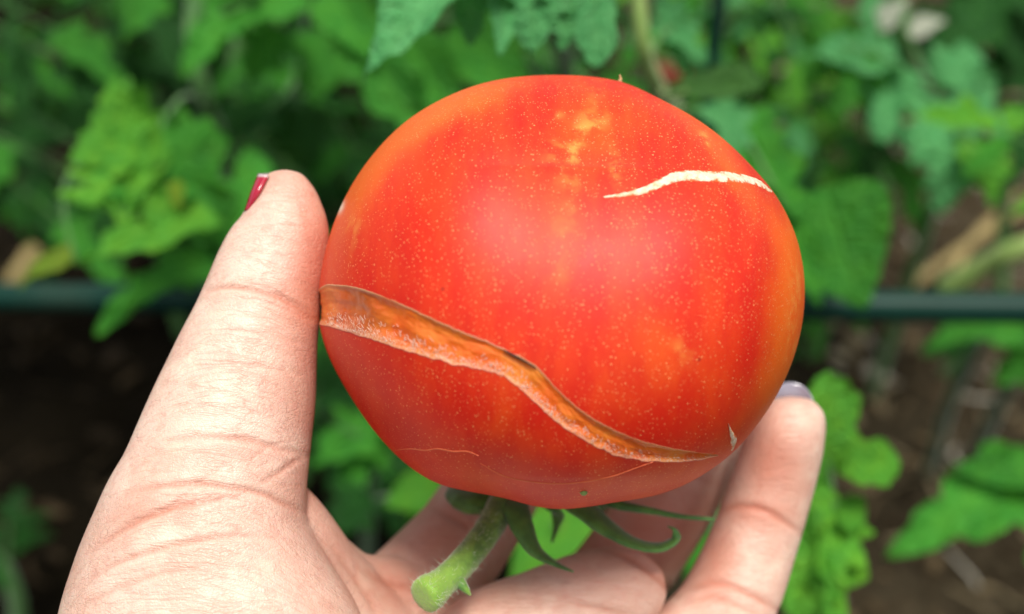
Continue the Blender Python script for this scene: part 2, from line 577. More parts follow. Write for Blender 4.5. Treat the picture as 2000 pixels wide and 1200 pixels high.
# --- plant behind, upper left
g = at(560, 560, 0.98)
pB = Plant((g.x, g.y, 0.0), 'tomato plant with broad leaves in the upper left corner')
pB.stem([Vector((g.x, g.y, -0.02)), at(560, 300, 0.82), at(600, 120, 0.66), at(620, -40, 0.60), at(640, -300, 0.60)], 0.006, 0.0045)
pB.leaf([at(620, -40, .60), at(560, -10, .55), at(480, 10, .52), at(420, 30, .51)], [
    lf((600, -10, .54), (345, 75, .50), 140, 1, 'mid', (-.1, .5, 1)),
    lf((520, -30, .53), (360, -20, .52), 110, 2, 'mid', (-.1, .5, 1)),
    lf((320, -60, .55), (230, 60, .54), 120, 0, 'mid', (.1, .5, 1)),
    lf((560, 60, .55), (480, 160, .55), 120, 2, 'mid', (.2, .6, 1)),
    lf((600, 60, .57), (620, 190, .56), 120, 0, 'mid', (.2, .4, 1)),
], 'mid')
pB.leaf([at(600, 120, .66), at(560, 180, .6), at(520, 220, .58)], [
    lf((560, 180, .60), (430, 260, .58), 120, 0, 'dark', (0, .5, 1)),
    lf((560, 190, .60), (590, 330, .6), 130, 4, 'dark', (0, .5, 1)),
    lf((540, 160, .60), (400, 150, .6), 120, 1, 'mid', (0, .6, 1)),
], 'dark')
pB.leaf([at(650, 20, .55), at(655, 70, .53), at(690, 120, .52), at(730, 160, .53)], [
    lf((650, 20, .53), (725, 165, .52), 32, 5, 'brown', (.6, .2, 1)),
], 'brown', r=.0012, smat=LEAF['brown'])

# --- the near leaf over the tomato and its plant
g = at(1130, 520, 0.9)
pC = Plant((g.x, g.y, 0.0), 'tomato plant whose lobed leaf hangs over the top of the tomato')
pC.stem([Vector((g.x, g.y, -0.02)), at(1110, 250, 0.66), at(1090, 60, 0.48), at(1080, -120, 0.38), at(1080, -420, 0.38)], 0.0055, 0.004)
pC.leaf([at(1080, -120, .38), at(1060, -85, .305), at(1000, -65, .295)], [
    lf((1010, -70, .290), (690, 86, .270), 150, 3, 'blue', (-.25, .8, 1)),
    lf((985, -60, .29), (987, 102, .278), 58, 5, 'blue', (.4, .2, 1)),
    lf((1050, -70, .29), (1046, 90, .281), 130, 2, 'blue', (.1, .35, 1)),
    lf((1095, -60, .29), (1100, 80, .283), 110, 0, 'blue', (.0, .35, 1)),
    lf((1150, -70, .29), (1170, 120, .279), 74, 6, 'blue', (.2, .25, 1)),
    lf((960, -70, .295), (905, 46, .285), 120, 1, 'blue', (-.1, .4, 1)),
    lf((1120, -80, .30), (1215, 10, .30), 90, 1, 'blue', (.2, .4, 1)),
], 'blue', r=0.0018)
pC.leaf([at(1110, 250, .66), at(1000, 80, .52), at(900, 40, .47), at(760, 60, .45)], [
    lf((690, 20, .46), (845, 290, .44), 120, 1, 'mid', (-.3, .4, 1)),
    lf((800, 60, .46), (905, 260, .45), 90, 3, 'mid', (-.3, .4, 1)),
    lf((890, 40, .47), (1045, 205, .45), 105, 5, 'mid', (-.2, .3, 1)),
    lf((660, -20, .46), (720, 110, .44), 90, 3, 'mid', (-.3, .4, 1)),
], 'mid', r=.0018)

# --- right of the tomato's shoulder
g = at(1330, 560, 0.95)
pD = Plant((g.x, g.y, 0.0), 'tomato plant with pale hairy stem beside the right shoulder of the tomato')
pD.stem([Vector((g.x, g.y, -0.02)), at(1330, 330, 0.60), at(1292, 195, 0.44), at(1262, 120, 0.40), at(1248, 0, 0.39), at(1240, -250, 0.39)], 0.0050, 0.0022, STEM_P)
pD.leaf([at(1285, 175, .42), at(1310, 188, .40), at(1340, 178, .39)], [
    lf((1300, 185, .40), (1482, 150, .37), 84, 6, 'olive', (0, .5, 1)),
], 'dark', r=.0015, smat=STEM_P)
pD.leaf([at(1262, 120, .41), at(1290, 70, .42), at(1320, 50, .43)], [
    lf((1285, 40, .43), (1385, 112, .42), 70, 2, 'blue', (.2, .3, 1)),
    lf((1300, 70, .43), (1345, 145, .43), 55, 0, 'blue', (.1, .3, 1)),
    lf((1280, 30, .43), (1340, 0, .43), 70, 2, 'blue', (.1, .3, 1)),
], 'blue')
pD.leaf([at(1300, 220, .46), at(1390, 215, .45), at(1450, 260, .43), at(1530, 400, .42)], [
    lf((1380, 205, .44), (1452, 300, .42), 95, 0, 'blue', (.1, .4, 1)),
    lf((1440, 230, .44), (1540, 270, .44), 80, 1, 'mid', (.2, .4, 1)),
    lf((1450, 270, .43), (1590, 420, .42), 110, 2, 'mid', (.1, .4, 1)),
    lf((1460, 300, .43), (1560, 470, .42), 90, 4, 'mid', (.1, .4, 1)),
    lf((1595, 370, .44), (1700, 590, .42), 165, 5, 'mid', (-.5, .3, 1)),
    lf((1540, 420, .43), (1600, 595, .42), 60, 3, 'mid', (-.2, .3, 1)),
], 'mid', r=.0016)

# --- upper right cluster
g = at(1800, 330, ground_depth(1800, 330) * 0.62)
pE = Plant((g.x, g.y, 0.0), 'bluish green tomato plant in the upper right corner')
pE.stem([Vector((g.x, g.y, -0.02)), at(1840, 330, 0.74), at(1800, 170, 0.64), at(1760, 40, 0.60), at(1750, -250, 0.60)], 0.0055, 0.004)
pE.leaf([at(1800, 170, .64), at(1790, 150, .58), at(1720, 110, .56), at(1650, 90, .55)], [
    lf((1760, 120, .57), (1590, 85, .55), 110, 0, 'blue', (0, .5, 1)),
    lf((1740, 130, .57), (1735, 270, .55), 110, 2, 'blue', (0, .4, 1)),
    lf((1700, 100, .56), (1640, 210, .55), 90, 4, 'mid', (0, .4, 1)),
    lf((1650, 80, .56), (1560, 160, .57), 90, 1, 'mid', (0, .4, 1)),
    lf((1720, 60, .58), (1690, -20, .58), 90, 2, 'blue', (0, .4, 1)),
], 'blue')
pE.leaf([at(1800, 170, .64), at(1840, 200, .57), at(1880, 250, .55), at(1900, 300, .54)], [
    lf((1820, 190, .57), (1795, 300, .55), 120, 0, 'blue', (0, .5, 1)),
    lf((1850, 210, .57), (1985, 245, .56), 130, 2, 'blue', (.2, .4, 1)),
    lf((1870, 250, .56), (1850, 385, .54), 110, 4, 'blue', (-.2, .4, 1)),
    lf((1900, 270, .55), (1955, 380, .53), 95, 1, 'bright', (.2, .4, 1)),
    lf((1840, 170, .58), (1900, 80, .58), 120, 2, 'blue', (.0, .4, 1)),
    lf((1780, 150, .58), (1700, 220, .57), 110, 0, 'blue', (.0, .4, 1)),
], 'blue')
pE.leaf([at(1780, 100, .62), at(1790, 75, .6), at(1800, 55, .59)], [  # two added white leaflets, painted glints
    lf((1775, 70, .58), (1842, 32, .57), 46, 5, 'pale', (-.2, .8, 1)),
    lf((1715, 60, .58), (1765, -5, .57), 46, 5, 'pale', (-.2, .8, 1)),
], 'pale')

# --- lower right: near leaf beside the ring finger
g = at(1700, 1250, 0.70)
pF = Plant((g.x, g.y, 0.0), 'light green lobed tomato plant rising beside the finger with the purple nail')
pF.stem([Vector((g.x, g.y, -0.02)), at(1660, 1330, 0.50), at(1640, 1180, 0.41), at(1630, 1020, 0.37)], 0.0035, 0.0018)
pF.leaf([at(1640, 1120, .39), at(1632, 1020, .37), at(1620, 930, .36), at(1622, 860, .355)], [
    lf((1614, 940, .36), (1622, 738, .345), 104, 6, 'bright', (-.1, .4, 1)),
    lf((1625, 915, .36), (1754, 898, .35), 84, 6, 'bright', (.2, .4, 1)),
    lf((1625, 990, .365), (1690, 1010, .36), 70, 6, 'bright', (.2, .4, 1)),
    lf((1625, 960, .37), (1560, 1240, .36), 150, 1, 'bright', (-.1, .5, 1)),
    lf((1630, 980, .37), (1640, 1250, .36), 100, 2, 'bright', (.2, .4, 1)),
    lf((1610, 930, .36), (1540, 1080, .365), 90, 1, 'bright', (-.2, .4, 1)),
], 'bright', r=.0018)

g = at(2150, 900, 0.74)
pG = Plant((g.x, g.y, 0.0), 'tomato plant with single pointed leaf at the lower right edge')
pG.stem([Vector((g.x, g.y, -0.02)), at(2160, 900, 0.56), at(2140, 700, 0.50), at(2150, 400, 0.50)], 0.005, 0.004)
pG.leaf([at(2140, 870, .53), at(2080, 930, .50), at(2030, 960, .49)], [
    lf((2080, 950, .50), (1772, 1035, .47), 150, 1, 'mid', (0, .7, 1)),
    lf((2040, 950, .50), (1888, 898, .48), 78, 3, 'mid', (0, .6, 1)),
    lf((2060, 960, .50), (2040, 1140, .48), 120, 0, 'mid', (0, .6, 1)),
], 'mid', r=.0018)
pG.leaf([at(2140, 700, .50), at(2060, 690, .52), at(1990, 670, .55), at(1900, 665, .58)], [
    lf((2020, 660, .54), (1820, 640, .55), 90, 1, 'mid', (0, 1.0, 1)),
    lf((2040, 690, .54), (1930, 740, .55), 80, 0, 'mid', (0, .7, 1)),
    lf((1900, 665, .58), (1800, 690, .58), 70, 2, 'dark', (0, .7, 1)),
], 'mid')
pH = Plant(at(1812, 925, ground_depth(1812, 925)), 'thin dark green seedling stems standing in the mulch')
pH.stem([at(1812, 935, ground_depth(1812, 925)), at(1850, 800, 0.80), at(1900, 690, 0.72), at(1925, 640, 0.68)], 0.0052, 0.004, STEM_D)
pH.stem([at(1900, 905, ground_depth(1900, 905)), at(1945, 800, 0.80), at(1990, 720, 0.74), at(2030, 640, 0.70)], 0.0055, 0.0045, STEM_D)

# --- low plants glimpsed behind the hand
g = at(700, 1000, 0.80)
pI = Plant((g.x, g.y, 0.0), 'dark leafy tomato plant in the gap between thumb and tomato')
pI.stem([Vector((g.x, g.y, -0.02)), at(720, 1000, 0.66), at(730, 850, 0.58), at(740, 650, 0.55)], 0.0045, 0.003)
pI.leaf([at(730, 850, .58), at(700, 850, .54), at(660, 830, .52)], [
    lf((730, 820, .55), (620, 890, .52), 110, 0, 'mid', (0, .5, 1)),
    lf((720, 840, .55), (690, 960, .53), 110, 2, 'mid', (0, .5, 1)),
    lf((740, 740, .56), (630, 760, .54), 110, 1, 'dark', (0, .5, 1)),
    lf((740, 850, .55), (800, 930, .54), 110, 2, 'mid', (.2, .5, 1)),
], 'mid')
pI.leaf([at(720, 980, .62), at(760, 970, .50), at(790, 970, .46)], [
    lf((870, 955, .46), (762, 985, .44), 78, 5, 'bright', (0, .6, 1)),
    lf((850, 980, .46), (800, 1035, .45), 60, 1, 'bright', (0, .6, 1)),
    lf((720, 960, .52), (640, 1030, .51), 110, 0, 'dark', (0, .6, 1)),
    lf((760, 900, .52), (860, 870, .51), 110, 0, 'dark', (0, .6, 1)),
], 'bright')
g = at(1120, 1220, 0.72)
pJ = Plant((g.x, g.y, 0.0), 'bright green tomato plant in the gap between the fingers under the stalk')
pJ.stem([Vector((g.x, g.y, -0.02)), at(1110, 1180, 0.56), at(1100, 1060, 0.46), at(1110, 950, 0.44)], 0.0035, 0.0025)
pJ.leaf([at(1100, 1060, .46), at(1090, 1040, .42), at(1080, 1020, .40)], [
    lf((1130, 1000, .42), (1010, 1140, .39), 100, 5, 'bright', (0, .6, 1)),
    lf((1180, 1040, .43), (1050, 1180, .40), 90, 0, 'bright', (0, .6, 1)),
    lf((1060, 980, .43), (1055, 1090, .41), 36, 3, 'yellow', (0, .6, 1)),
    lf((1090, 980, .42), (1075, 1085, .405), 22, 5, 'brown', (0.3, .3, 1)),
], 'bright')
pJ.leaf([at(1110, 1000, .46), at(1300, 950, .46), at(1420, 960, .45)], [
    lf((1440, 900, .45), (1380, 1040, .44), 70, 3, 'blue', (0, .6, 1)),
    lf((1400, 1000, .45), (1340, 1130, .44), 70, 3, 'mid', (0, .6, 1)),
], 'mid')

# --- fuller foliage further back
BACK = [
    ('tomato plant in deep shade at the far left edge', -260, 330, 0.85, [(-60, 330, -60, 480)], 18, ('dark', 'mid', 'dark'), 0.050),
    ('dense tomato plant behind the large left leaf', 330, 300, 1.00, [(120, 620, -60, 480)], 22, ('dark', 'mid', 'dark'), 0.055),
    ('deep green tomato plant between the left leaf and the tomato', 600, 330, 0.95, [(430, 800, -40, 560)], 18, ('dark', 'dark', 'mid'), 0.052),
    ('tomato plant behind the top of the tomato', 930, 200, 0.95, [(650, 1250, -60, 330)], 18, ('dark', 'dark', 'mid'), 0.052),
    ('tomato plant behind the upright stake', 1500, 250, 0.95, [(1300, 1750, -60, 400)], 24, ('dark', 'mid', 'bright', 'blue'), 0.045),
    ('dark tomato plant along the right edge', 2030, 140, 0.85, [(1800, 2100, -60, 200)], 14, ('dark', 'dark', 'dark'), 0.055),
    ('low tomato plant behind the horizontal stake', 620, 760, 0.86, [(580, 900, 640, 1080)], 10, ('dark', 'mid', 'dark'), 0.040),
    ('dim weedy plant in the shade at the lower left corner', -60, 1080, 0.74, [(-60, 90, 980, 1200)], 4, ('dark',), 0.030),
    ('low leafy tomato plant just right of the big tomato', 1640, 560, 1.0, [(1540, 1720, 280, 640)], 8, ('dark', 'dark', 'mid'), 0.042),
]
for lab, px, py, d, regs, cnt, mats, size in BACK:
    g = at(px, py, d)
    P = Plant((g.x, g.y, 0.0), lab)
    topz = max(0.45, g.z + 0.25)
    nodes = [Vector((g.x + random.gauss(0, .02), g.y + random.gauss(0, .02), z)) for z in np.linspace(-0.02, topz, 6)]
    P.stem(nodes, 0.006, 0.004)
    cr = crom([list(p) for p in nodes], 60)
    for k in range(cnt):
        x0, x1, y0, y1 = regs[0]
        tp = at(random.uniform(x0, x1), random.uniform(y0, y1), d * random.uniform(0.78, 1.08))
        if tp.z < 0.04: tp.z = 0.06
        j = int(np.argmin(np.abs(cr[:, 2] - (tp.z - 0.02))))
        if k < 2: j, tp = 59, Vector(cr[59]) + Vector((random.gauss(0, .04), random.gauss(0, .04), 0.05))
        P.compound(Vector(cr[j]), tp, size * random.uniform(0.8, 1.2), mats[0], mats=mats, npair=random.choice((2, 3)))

# --- growing tips of the tall stems
for P, tip in ((pA, at(420, -250, .56)), (pB, at(640, -300, .60)), (pC, at(1080, -420, .38)), (pD, at(1240, -250, .39)), (pE, at(1750, -250, .60)), (pG, at(2150, 400, .50)), (pI, at(740, 650, .55)), (pJ, at(1110, 950, .44))):
    far = P in (pI, pJ)
    for k in range(3):
        a = 2.1 * k + random.uniform(0, 0.8)
        sz = 0.022 if far else 0.034
        P.compound(tip - Vector((0, 0, 0.012 * k + 0.002)), tip + Vector((math.cos(a), abs(math.sin(a)), random.uniform(0.35, 0.7))) * sz * 1.5, sz, 'mid', mats=('mid', 'bright'), npair=2)

# --- pale cut stalks lying on the mulch at the right
def stalk(pts, r, mat, label):
    c = crom([list(p) for p in pts], 24)
    o = tube('straw_stalk', c, np.linspace(r, r * 0.75, len(c)) * (1 + 0.08 * np.sin(np.linspace(0, 14, 24))), mat, sides=8, wob=0.05)
    tag(o, label, 'stalk', 'cut stalks on the mulch')
stalk([at(1845, 568, .68), at(1920, 520, .66), at(2010, 480, .64), at(2120, 440, .64)], 0.0078, STEM_P, 'thick pale green cut stalk above the right end of the horizontal stake')
DRY = mulch_mat()
def drymat(name, c1, c2):
    t = NT(name)
    oc = t.coord('Object')
    t.p(col=t.mix(t.noise(oc, 60, 5), c1, c2), rough=0.8, normal=t.bump(t.noise(oc, 300, 3), 0.4, 0.001), spec=0.25)
    return t.m
STRAW = drymat('dry_straw', (0.22, 0.16, 0.06), (0.42, 0.34, 0.15))
def gp(px, py, h=0.008):
    d = ground_depth(px, py, h)
    return at(px, py, d)
stalk([gp(1780, 560), gp(1860, 500, .02), gp(1950, 440, .02), gp(2020, 400, .012)], 0.006, STRAW, 'dry tan straw stalk at the right edge beneath the bluish leaves')
stalk([gp(1830, 600), gp(1900, 470, .02), gp(1990, 380, .015)], 0.005, STRAW, 'thin dry straw stalk crossing the tan one at the right edge')
stalk([gp(20, 560, .05), gp(60, 500, .06), gp(105, 460, .06)], 0.009, STRAW, 'dry tan stalk at the left edge above the horizontal stake')

# --- unripe and ripe fruit in the leaves behind
def small_tomato(px, py, d, r, label, colr):
    t = NT('small_tomato_skin')
    oc = t.coord('Object')
    t.p(col=t.mix(t.noise(oc, 40, 3), colr, tuple(x * 0.6 for x in colr)), rough=0.6, spec=0.25)
    e = empty('small_tomato', at(px, py, d))
    nu, nv = 20, 32
    u = np.linspace(0, math.pi, nu)[:, None]; a = np.linspace(0, 2 * math.pi, nv, endpoint=False)[None, :]
    rr = r * (1 + 0.03 * np.cos(5 * a) * np.sin(u))
    z = r * 0.88 * np.cos(u) - 0.22 * r * np.exp(-(u / 0.35) ** 2)
    v = np.stack([rr * np.sin(u) * np.cos(a), rr * np.sin(u) * np.sin(a), z + 0 * a], -1).reshape(-1, 3)
    obj('skin', mesh_np('skin', v, grid_faces(nu, nv, True)), t.m, e)
    tube('stalk', crom([(0, 0, r * .6), (0.2 * r, 0, r * 1.1), (0.5 * r, 0.1 * r, r * 1.6)], 8), r * 0.09, STEM_G, e, hint=(0, 1, 0))
    for k in range(5):
        b = 2 * math.pi * k / 5
        c = crom([(0, 0, r * .66), (r * .35 * math.cos(b), r * .35 * math.sin(b), r * .85), (r * .75 * math.cos(b), r * .75 * math.sin(b), r * .78)], 6)
        tube('sepal', c, np.linspace(r * .12, r * .01, 6), STEM_G, e, flat=0.3, hint=(0, 0, 1))
    tag(e, label, 'tomato')
small_tomato(1302, 152, 0.66, 0.014, 'small red tomato behind the pale stem above the big tomato', (0.20, 0.035, 0.012))

# ------------------------------------------------------------------ the cracked tomato
TD = 0.21                                    # depth of its centre
TCX, TCY = 1090.0, 575.0
OUT = np.array([(1100,147),(1160,150),(1210,158),(1290,200),(1385,260),(1450,320),(1505,382),(1545,460),(1562,540),(1560,620),(1541,700),(1510,770),
    (1470,830),(1425,882),(1385,912),(1330,945),(1270,966),(1205,974),(1150,984),(1090,992),(1040,986),(980,966),(910,955),(855,946),(805,917),(765,882),
    (720,830),(680,768),(650,718),(628,665),(618,620),(622,560),(632,500),(653,432),(682,370),(725,307),(790,240),(870,193),(950,163),(1030,150)], float)
_o = np.stack([OUT[:, 0] - TCX, -(OUT[:, 1] - TCY)], 1)
_th = np.arctan2(_o[:, 1], _o[:, 0]); _rr = np.hypot(_o[:, 0], _o[:, 1]) * TD / FPX * 0.9765
_k = np.argsort(_th); _th = _th[_k]; _rr = _rr[_k]
_tt = np.linspace(-math.pi, math.pi, 721)
_R = np.interp(_tt, np.concatenate([_th - 2 * math.pi, _th, _th + 2 * math.pi]), np.tile(_rr, 3))
ker = np.exp(-0.5 * (np.arange(-24, 25) / 7.0) ** 2); ker /= ker.sum()
_R = np.convolve(np.concatenate([_R[-49:-1], _R, _R[1:49]]), ker, 'same')[48:-48]
def Rsil(th):
    return np.interp((th + math.pi) % (2 * math.pi) - math.pi, _tt, _R)
TC = cs(TCX, TCY, TD)
ZF, ZB = 0.0525, 0.041
def tom(th, ph):
    """surface point (camera axes) of the tomato; ph = 0 faces the camera"""
    th, ph = np.broadcast_arrays(np.asarray(th, float), np.asarray(ph, float))
    R = Rsil(th)
    Rm = 0.0445
    s = np.sin(ph)
    k = np.clip(s, 0, 1) ** 2
    Rb = Rm * (1 - k) + R * k                 # outline takes over towards the silhouette
    x = Rb * s * np.cos(th); y = Rb * s * np.sin(th)
    c = np.cos(ph)
    z = np.where(c > 0, ZF, ZB) * c
    # shallow furrows between the fruit's chambers; middle one shaped to split the highlight
    xc = 0.002 + 0.10 * y
    w = np.clip(np.abs(c) * 1.4, 0, 1)
    fur = 0.0090 * np.exp(-((x - xc) / 0.021) ** 2) * np.clip(0.75 + y / 0.05, 0.15, 1.15)
    fur = fur + 0.0009 * np.exp(-((x - 0.0355) / 0.005) ** 2) + 0.0007 * np.exp(-((x + 0.031 - 0.1 * y) / 0.006) ** 2)
    z = z - np.sign(c) * fur * w
    return np.stack([x + TC[0], y + TC[1], z + TC[2]], -1)
def tom_n(th, ph, e=2e-3):
    a = tom(th + e, ph) - tom(th - e, ph)
    b = tom(th, ph + e) - tom(th, ph - e)
    n = np.cross(b, a)
    n /= np.linalg.norm(n, axis=-1)[..., None] + 1e-12
    p = tom(th, ph) - TC
    sg = np.sign((n * p).sum(-1))
    return n * sg[..., None]
def px2par(px, py):
    px = np.asarray(px, float); py = np.asarray(py, float)
    d = np.full(px.shape, TD - 0.03)
    for _ in range(40):
        X = (px - 1000) / FPX * d - TC[0]; Y = -(py - 600) / FPX * d - TC[1]
        th = np.arctan2(Y, X); rho = np.hypot(X, Y)
        lo = np.zeros_like(rho); hi = np.full_like(rho, math.pi / 2)
        for _ in range(30):
            m = (lo + hi) / 2
            q = tom(th, m) - TC
            big = np.hypot(q[..., 0], q[..., 1]) > rho
            hi = np.where(big, m, hi); lo = np.where(big, lo, m)
        q = tom(th, lo)
        d = 0.5 * d + 0.5 * (-q[..., 2])
    return th, lo
def proj(c):
    return 1000 + FPX * c[..., 0] / -c[..., 2], 600 - FPX * c[..., 1] / -c[..., 2]

# --- main crack outline, then in the fruit's own coordinates
CU = [(640,557),(690,562),(740,578),(800,604),(860,632),(920,657),(985,685),(1045,717),(1085,760),(1130,800),(1180,832),(1230,855),(1290,872),(1345,882),(1402,889)]
CL = [(640,636),(670,645),(720,660),(780,680),(840,698),(900,714),(960,725),(1000,745),(1045,785),(1090,825),(1140,858),(1190,884),(1240,897),(1300,902),(1360,899),(1403,890)]
NU = 420
def edge(pts, jit):
    c = crom(pts, NU - 60)
    k = np.arange(NU - 60)
    c[:, 1] += jit * np.sin(math.pi * k / (NU - 61)) ** 0.5 * np.array([mnoise.noise(Vector((i * 0.11, jit, 2.0))) + 0.6 * mnoise.noise(Vector((i * 0.37, jit, 5.0))) for i in k])
    th, ph = px2par(c[:, 0], c[:, 1])
    th = np.mod(th, 2 * math.pi)
    return np.stack([th, ph], 1)
EU, EL = edge(CU, 2.2), edge(CL, 4.0)
def wrap_left(E, th_end, ph_end):            # the crack runs on round the left side, behind the thumb
    t = np.linspace(0, 1, 61)[:-1][:, None]
    return np.vstack([np.array([[th_end, ph_end]]) * (1 - t) + E[0] * t, E])
EU = wrap_left(EU, 3.20, 2.05)
EL = wrap_left(EL, 3.22, 2.05)
# local xy map for point tests: azimuthal chart
def chart(th, ph):
    return np.stack([ph * np.cos(th), ph * np.sin(th)], -1)
PU, PL = chart(EU[:, 0], EU[:, 1]), chart(EL[:, 0], EL[:, 1])
POLY = np.vstack([PU, PL[::-1]])

NT_, NF, NB = 940, 270, 70
phs = np.concatenate([np.linspace(0.002, math.pi / 2, NF), np.linspace(math.pi / 2, math.pi - 0.002, NB + 1)[1:]])
ths = np.linspace(0, 2 * math.pi, NT_, endpoint=False)
PHg, THg = np.meshgrid(phs, ths, indexing='ij')
tv = tom(THg, PHg).reshape(-1, 3)
ch = chart(THg, PHg).reshape(-1, 2)
def inside(pts, poly):
    res = np.zeros(len(pts), bool)
    x0, y0 = poly.min(0); x1, y1 = poly.max(0)
    idx = np.where((pts[:, 0] > x0) & (pts[:, 0] < x1) & (pts[:, 1] > y0) & (pts[:, 1] < y1))[0]
    p = pts[idx]
    r = np.zeros(len(p), bool)
    a = poly; b = np.roll(poly, -1, 0)
    for (ax, ay), (bx, by) in zip(a, b):
        if ay == by: continue
        c = (ay > p[:, 1]) != (by > p[:, 1])
        xx = ax + (p[:, 1] - ay) * (bx - ax) / (by - ay)
        r ^= c & (p[:, 0] < xx)
    res[idx] = r
    return res
ins = inside(ch, POLY)
tf = grid_faces(len(phs), NT_, True)
kill = ins[tf].any(1)
hole_v = np.unique(tf[kill].ravel())
hole_v = hole_v[~ins[hole_v]]
tf = tf[~kill]
# snap the rim of the opening to the crack's edge
seg = np.vstack([PU, PL])
for i in hole_v:
    j = int(np.argmin(((seg - ch[i]) ** 2).sum(1)))
    ph = math.hypot(*seg[j]); th = math.atan2(seg[j][1], seg[j][0])
    tv[i] = tom(th, ph)
tx, ty = proj(tv)
front = (PHg.ravel() < 1.75)
def blob(cx, cy, sx, sy, ang=0):
    a = math.radians(ang)
    dx, dy = tx - cx, ty - cy
    u = dx * math.cos(a) + dy * math.sin(a); w = -dx * math.sin(a) + dy * math.cos(a)
    return np.exp(-0.5 * ((u / sx) ** 2 + (w / sy) ** 2))
orange = np.clip(0.8 * blob(1545, 600, 34, 230, 4) + 0.55 * blob(1430, 330, 22, 120, -35) + 0.65 * blob(730, 322, 150, 28, -50) + 0.8 * blob(880, 205, 130, 30, -22)
    + 0.3 * blob(1110, 470, 36, 170, 8) + 0.26 * blob(1340, 690, 60, 130) + 0.25 * blob(980, 840, 50, 90) + 0.45 * blob(1270, 940, 130, 26, -14)
    + 0.3 * blob(680, 480, 30, 110, 12) + 0.35 * blob(1180, 240, 120, 60, -20) + 0.25 * blob(1230, 720, 50, 150, 10) + 0.4 * blob(1480, 800, 40, 90, 30), 0, 1)
yellow = np.clip(0.42 * blob(1130, 270, 12, 60, 22) + 0.35 * blob(1095, 300, 26, 18) + 0.75 * blob(1200, 322, 9, 22, -12) + 0.5 * blob(1335, 685, 14, 18) + 0.3 * blob(1092, 490, 12, 40)
    + 0.5 * blob(1160, 245, 30, 10, -30) + 0.35 * blob(1090, 225, 9, 5) + 0.95 * blob(1376, 273, 7, 10, -20) + 0.3 * blob(1120, 360, 10, 70, 4) + 0.4 * blob(1552, 610, 10, 130, 3) + 0.4 * blob(690, 450, 12, 24), 0, 1)
blem = np.clip(blob(665, 405, 4, 9, 20) + 0.0 * tx, 0, 1)
cola = np.stack([orange * front, yellow * front, blem * front, np.ones_like(tx)], 1).astype(np.float32)

PITCH_AX = math.pi / 2 - PITCH       # turns object space to the fruit's upright axis
def tomato_mat():
    t = NT('tomato_skin')
    oc = t.coord('Object')
    a = t.n('ShaderNodeAttribute', attribute_name='ripeness').outputs['Color']
    sp = t.n('ShaderNodeSeparateColor', ins={'Color': a})
    o_, y_, b_ = sp.outputs[0], sp.outputs[1], sp.outputs[2]
    mer = t.n('ShaderNodeMapping', ins={'Vector': oc, 'Rotation': (-PITCH_AX, 0.0, 0.0), 'Scale': (150, 26, 60)}).outputs[0]
    n1 = t.noise(mer, 1.0, 4, 0.6)
    n2 = t.noise(oc, 260, 4, 0.6)
    red = t.mix(t.step(n1, 0.35, 0.7), (0.66, 0.017, 0.005), (0.76, 0.044, 0.007))
    of = t.math('ADD', o_, t.math('MULTIPLY', t.math('SUBTRACT', t.math('ADD', t.math('MULTIPLY', n1, 0.6), t.math('MULTIPLY', t.noise(oc, 130, 5, 0.7), 0.4)), 0.5), 0.8))
    col = t.mix(t.step(of, 0.02, 0.95), red, (0.82, 0.135, 0.008))
    yf = t.math('MULTIPLY', y_, t.step(n2, 0.42, 0.66))
    col = t.mix(t.math('MULTIPLY', yf, 0.85), col, (0.82, 0.42, 0.08))
    # lenticels: small pale specks, uneven in size and spacing
    wob = t.n('ShaderNodeVectorMath', operation='ADD', ins={0: oc, 1: t.n('ShaderNodeVectorMath', operation='SCALE', ins={0: t.n('ShaderNodeTexNoise', ins={'Vector': oc, 'Scale': 900.0}).outputs['Color'], 'Scale': 0.0005}).outputs[0]}).outputs[0]
    v1 = t.n('ShaderNodeTexVoronoi', ins={'Vector': wob, 'Scale': 2050.0})
    rs = t.n('ShaderNodeSeparateColor', ins={'Color': v1.outputs['Color']})
    dens = t.step(t.noise(oc, 40, 3), 0.30, 0.62)
    keep = t.math('LESS_THAN', rs.outputs[0], t.math('ADD', 0.5, t.math('MULTIPLY', dens, 0.5)))
    rad = t.math('ADD', 0.07, t.math('MULTIPLY', rs.outputs[1], 0.20))
    spk = t.math('MULTIPLY', t.step(t.math('SUBTRACT', v1.outputs['Distance'], rad), 0.07, -0.03), keep)
    col = t.mix(t.math('MULTIPLY', spk, t.math('ADD', 0.25, t.math('MULTIPLY', rs.outputs[2], 0.4))), col, (0.94, 0.48, 0.18))
    # a few tiny dark pits
    v2 = t.n('ShaderNodeTexVoronoi', ins={'Vector': oc, 'Scale': 150.0})
    r2 = t.n('ShaderNodeSeparateColor', ins={'Color': v2.outputs['Color']})
    pit = t.math('MULTIPLY', t.step(v2.outputs['Distance'], 0.07, 0.03), t.math('LESS_THAN', r2.outputs[0], 0.07))
    col = t.mix(t.math('MULTIPLY', pit, 0.7), col, (0.22, 0.02, 0.01))
    col = t.mix(b_, col, (0.85, 0.75, 0.6))
    h = t.math('ADD', t.math('MULTIPLY', spk, 0.5), t.math('MULTIPLY', n2, 0.6))
    nb = t.bump(h, 0.22, 0.00022)
    t.b.inputs['Specular Tint'].default_value = (1.0, 0.60, 0.60, 1)      # waxy pink sheen
    t.p(col=col, rough=t.math('ADD', 0.43, t.math('MULTIPLY', n2, 0.12)), normal=nb, sss=0.12, sssr=(1.0, 0.25, 0.1), ssss=0.003, spec=0.55)
    return t.m
T_E = empty('cracked_tomato', Vector(c2w(TC + np.array([0, -0.041, 0.0]))))
TL = np.array(list(T_E.location))
def tl(camcoords):                            # camera axes -> the tomato's local coordinates
    return c2w(camcoords) - TL
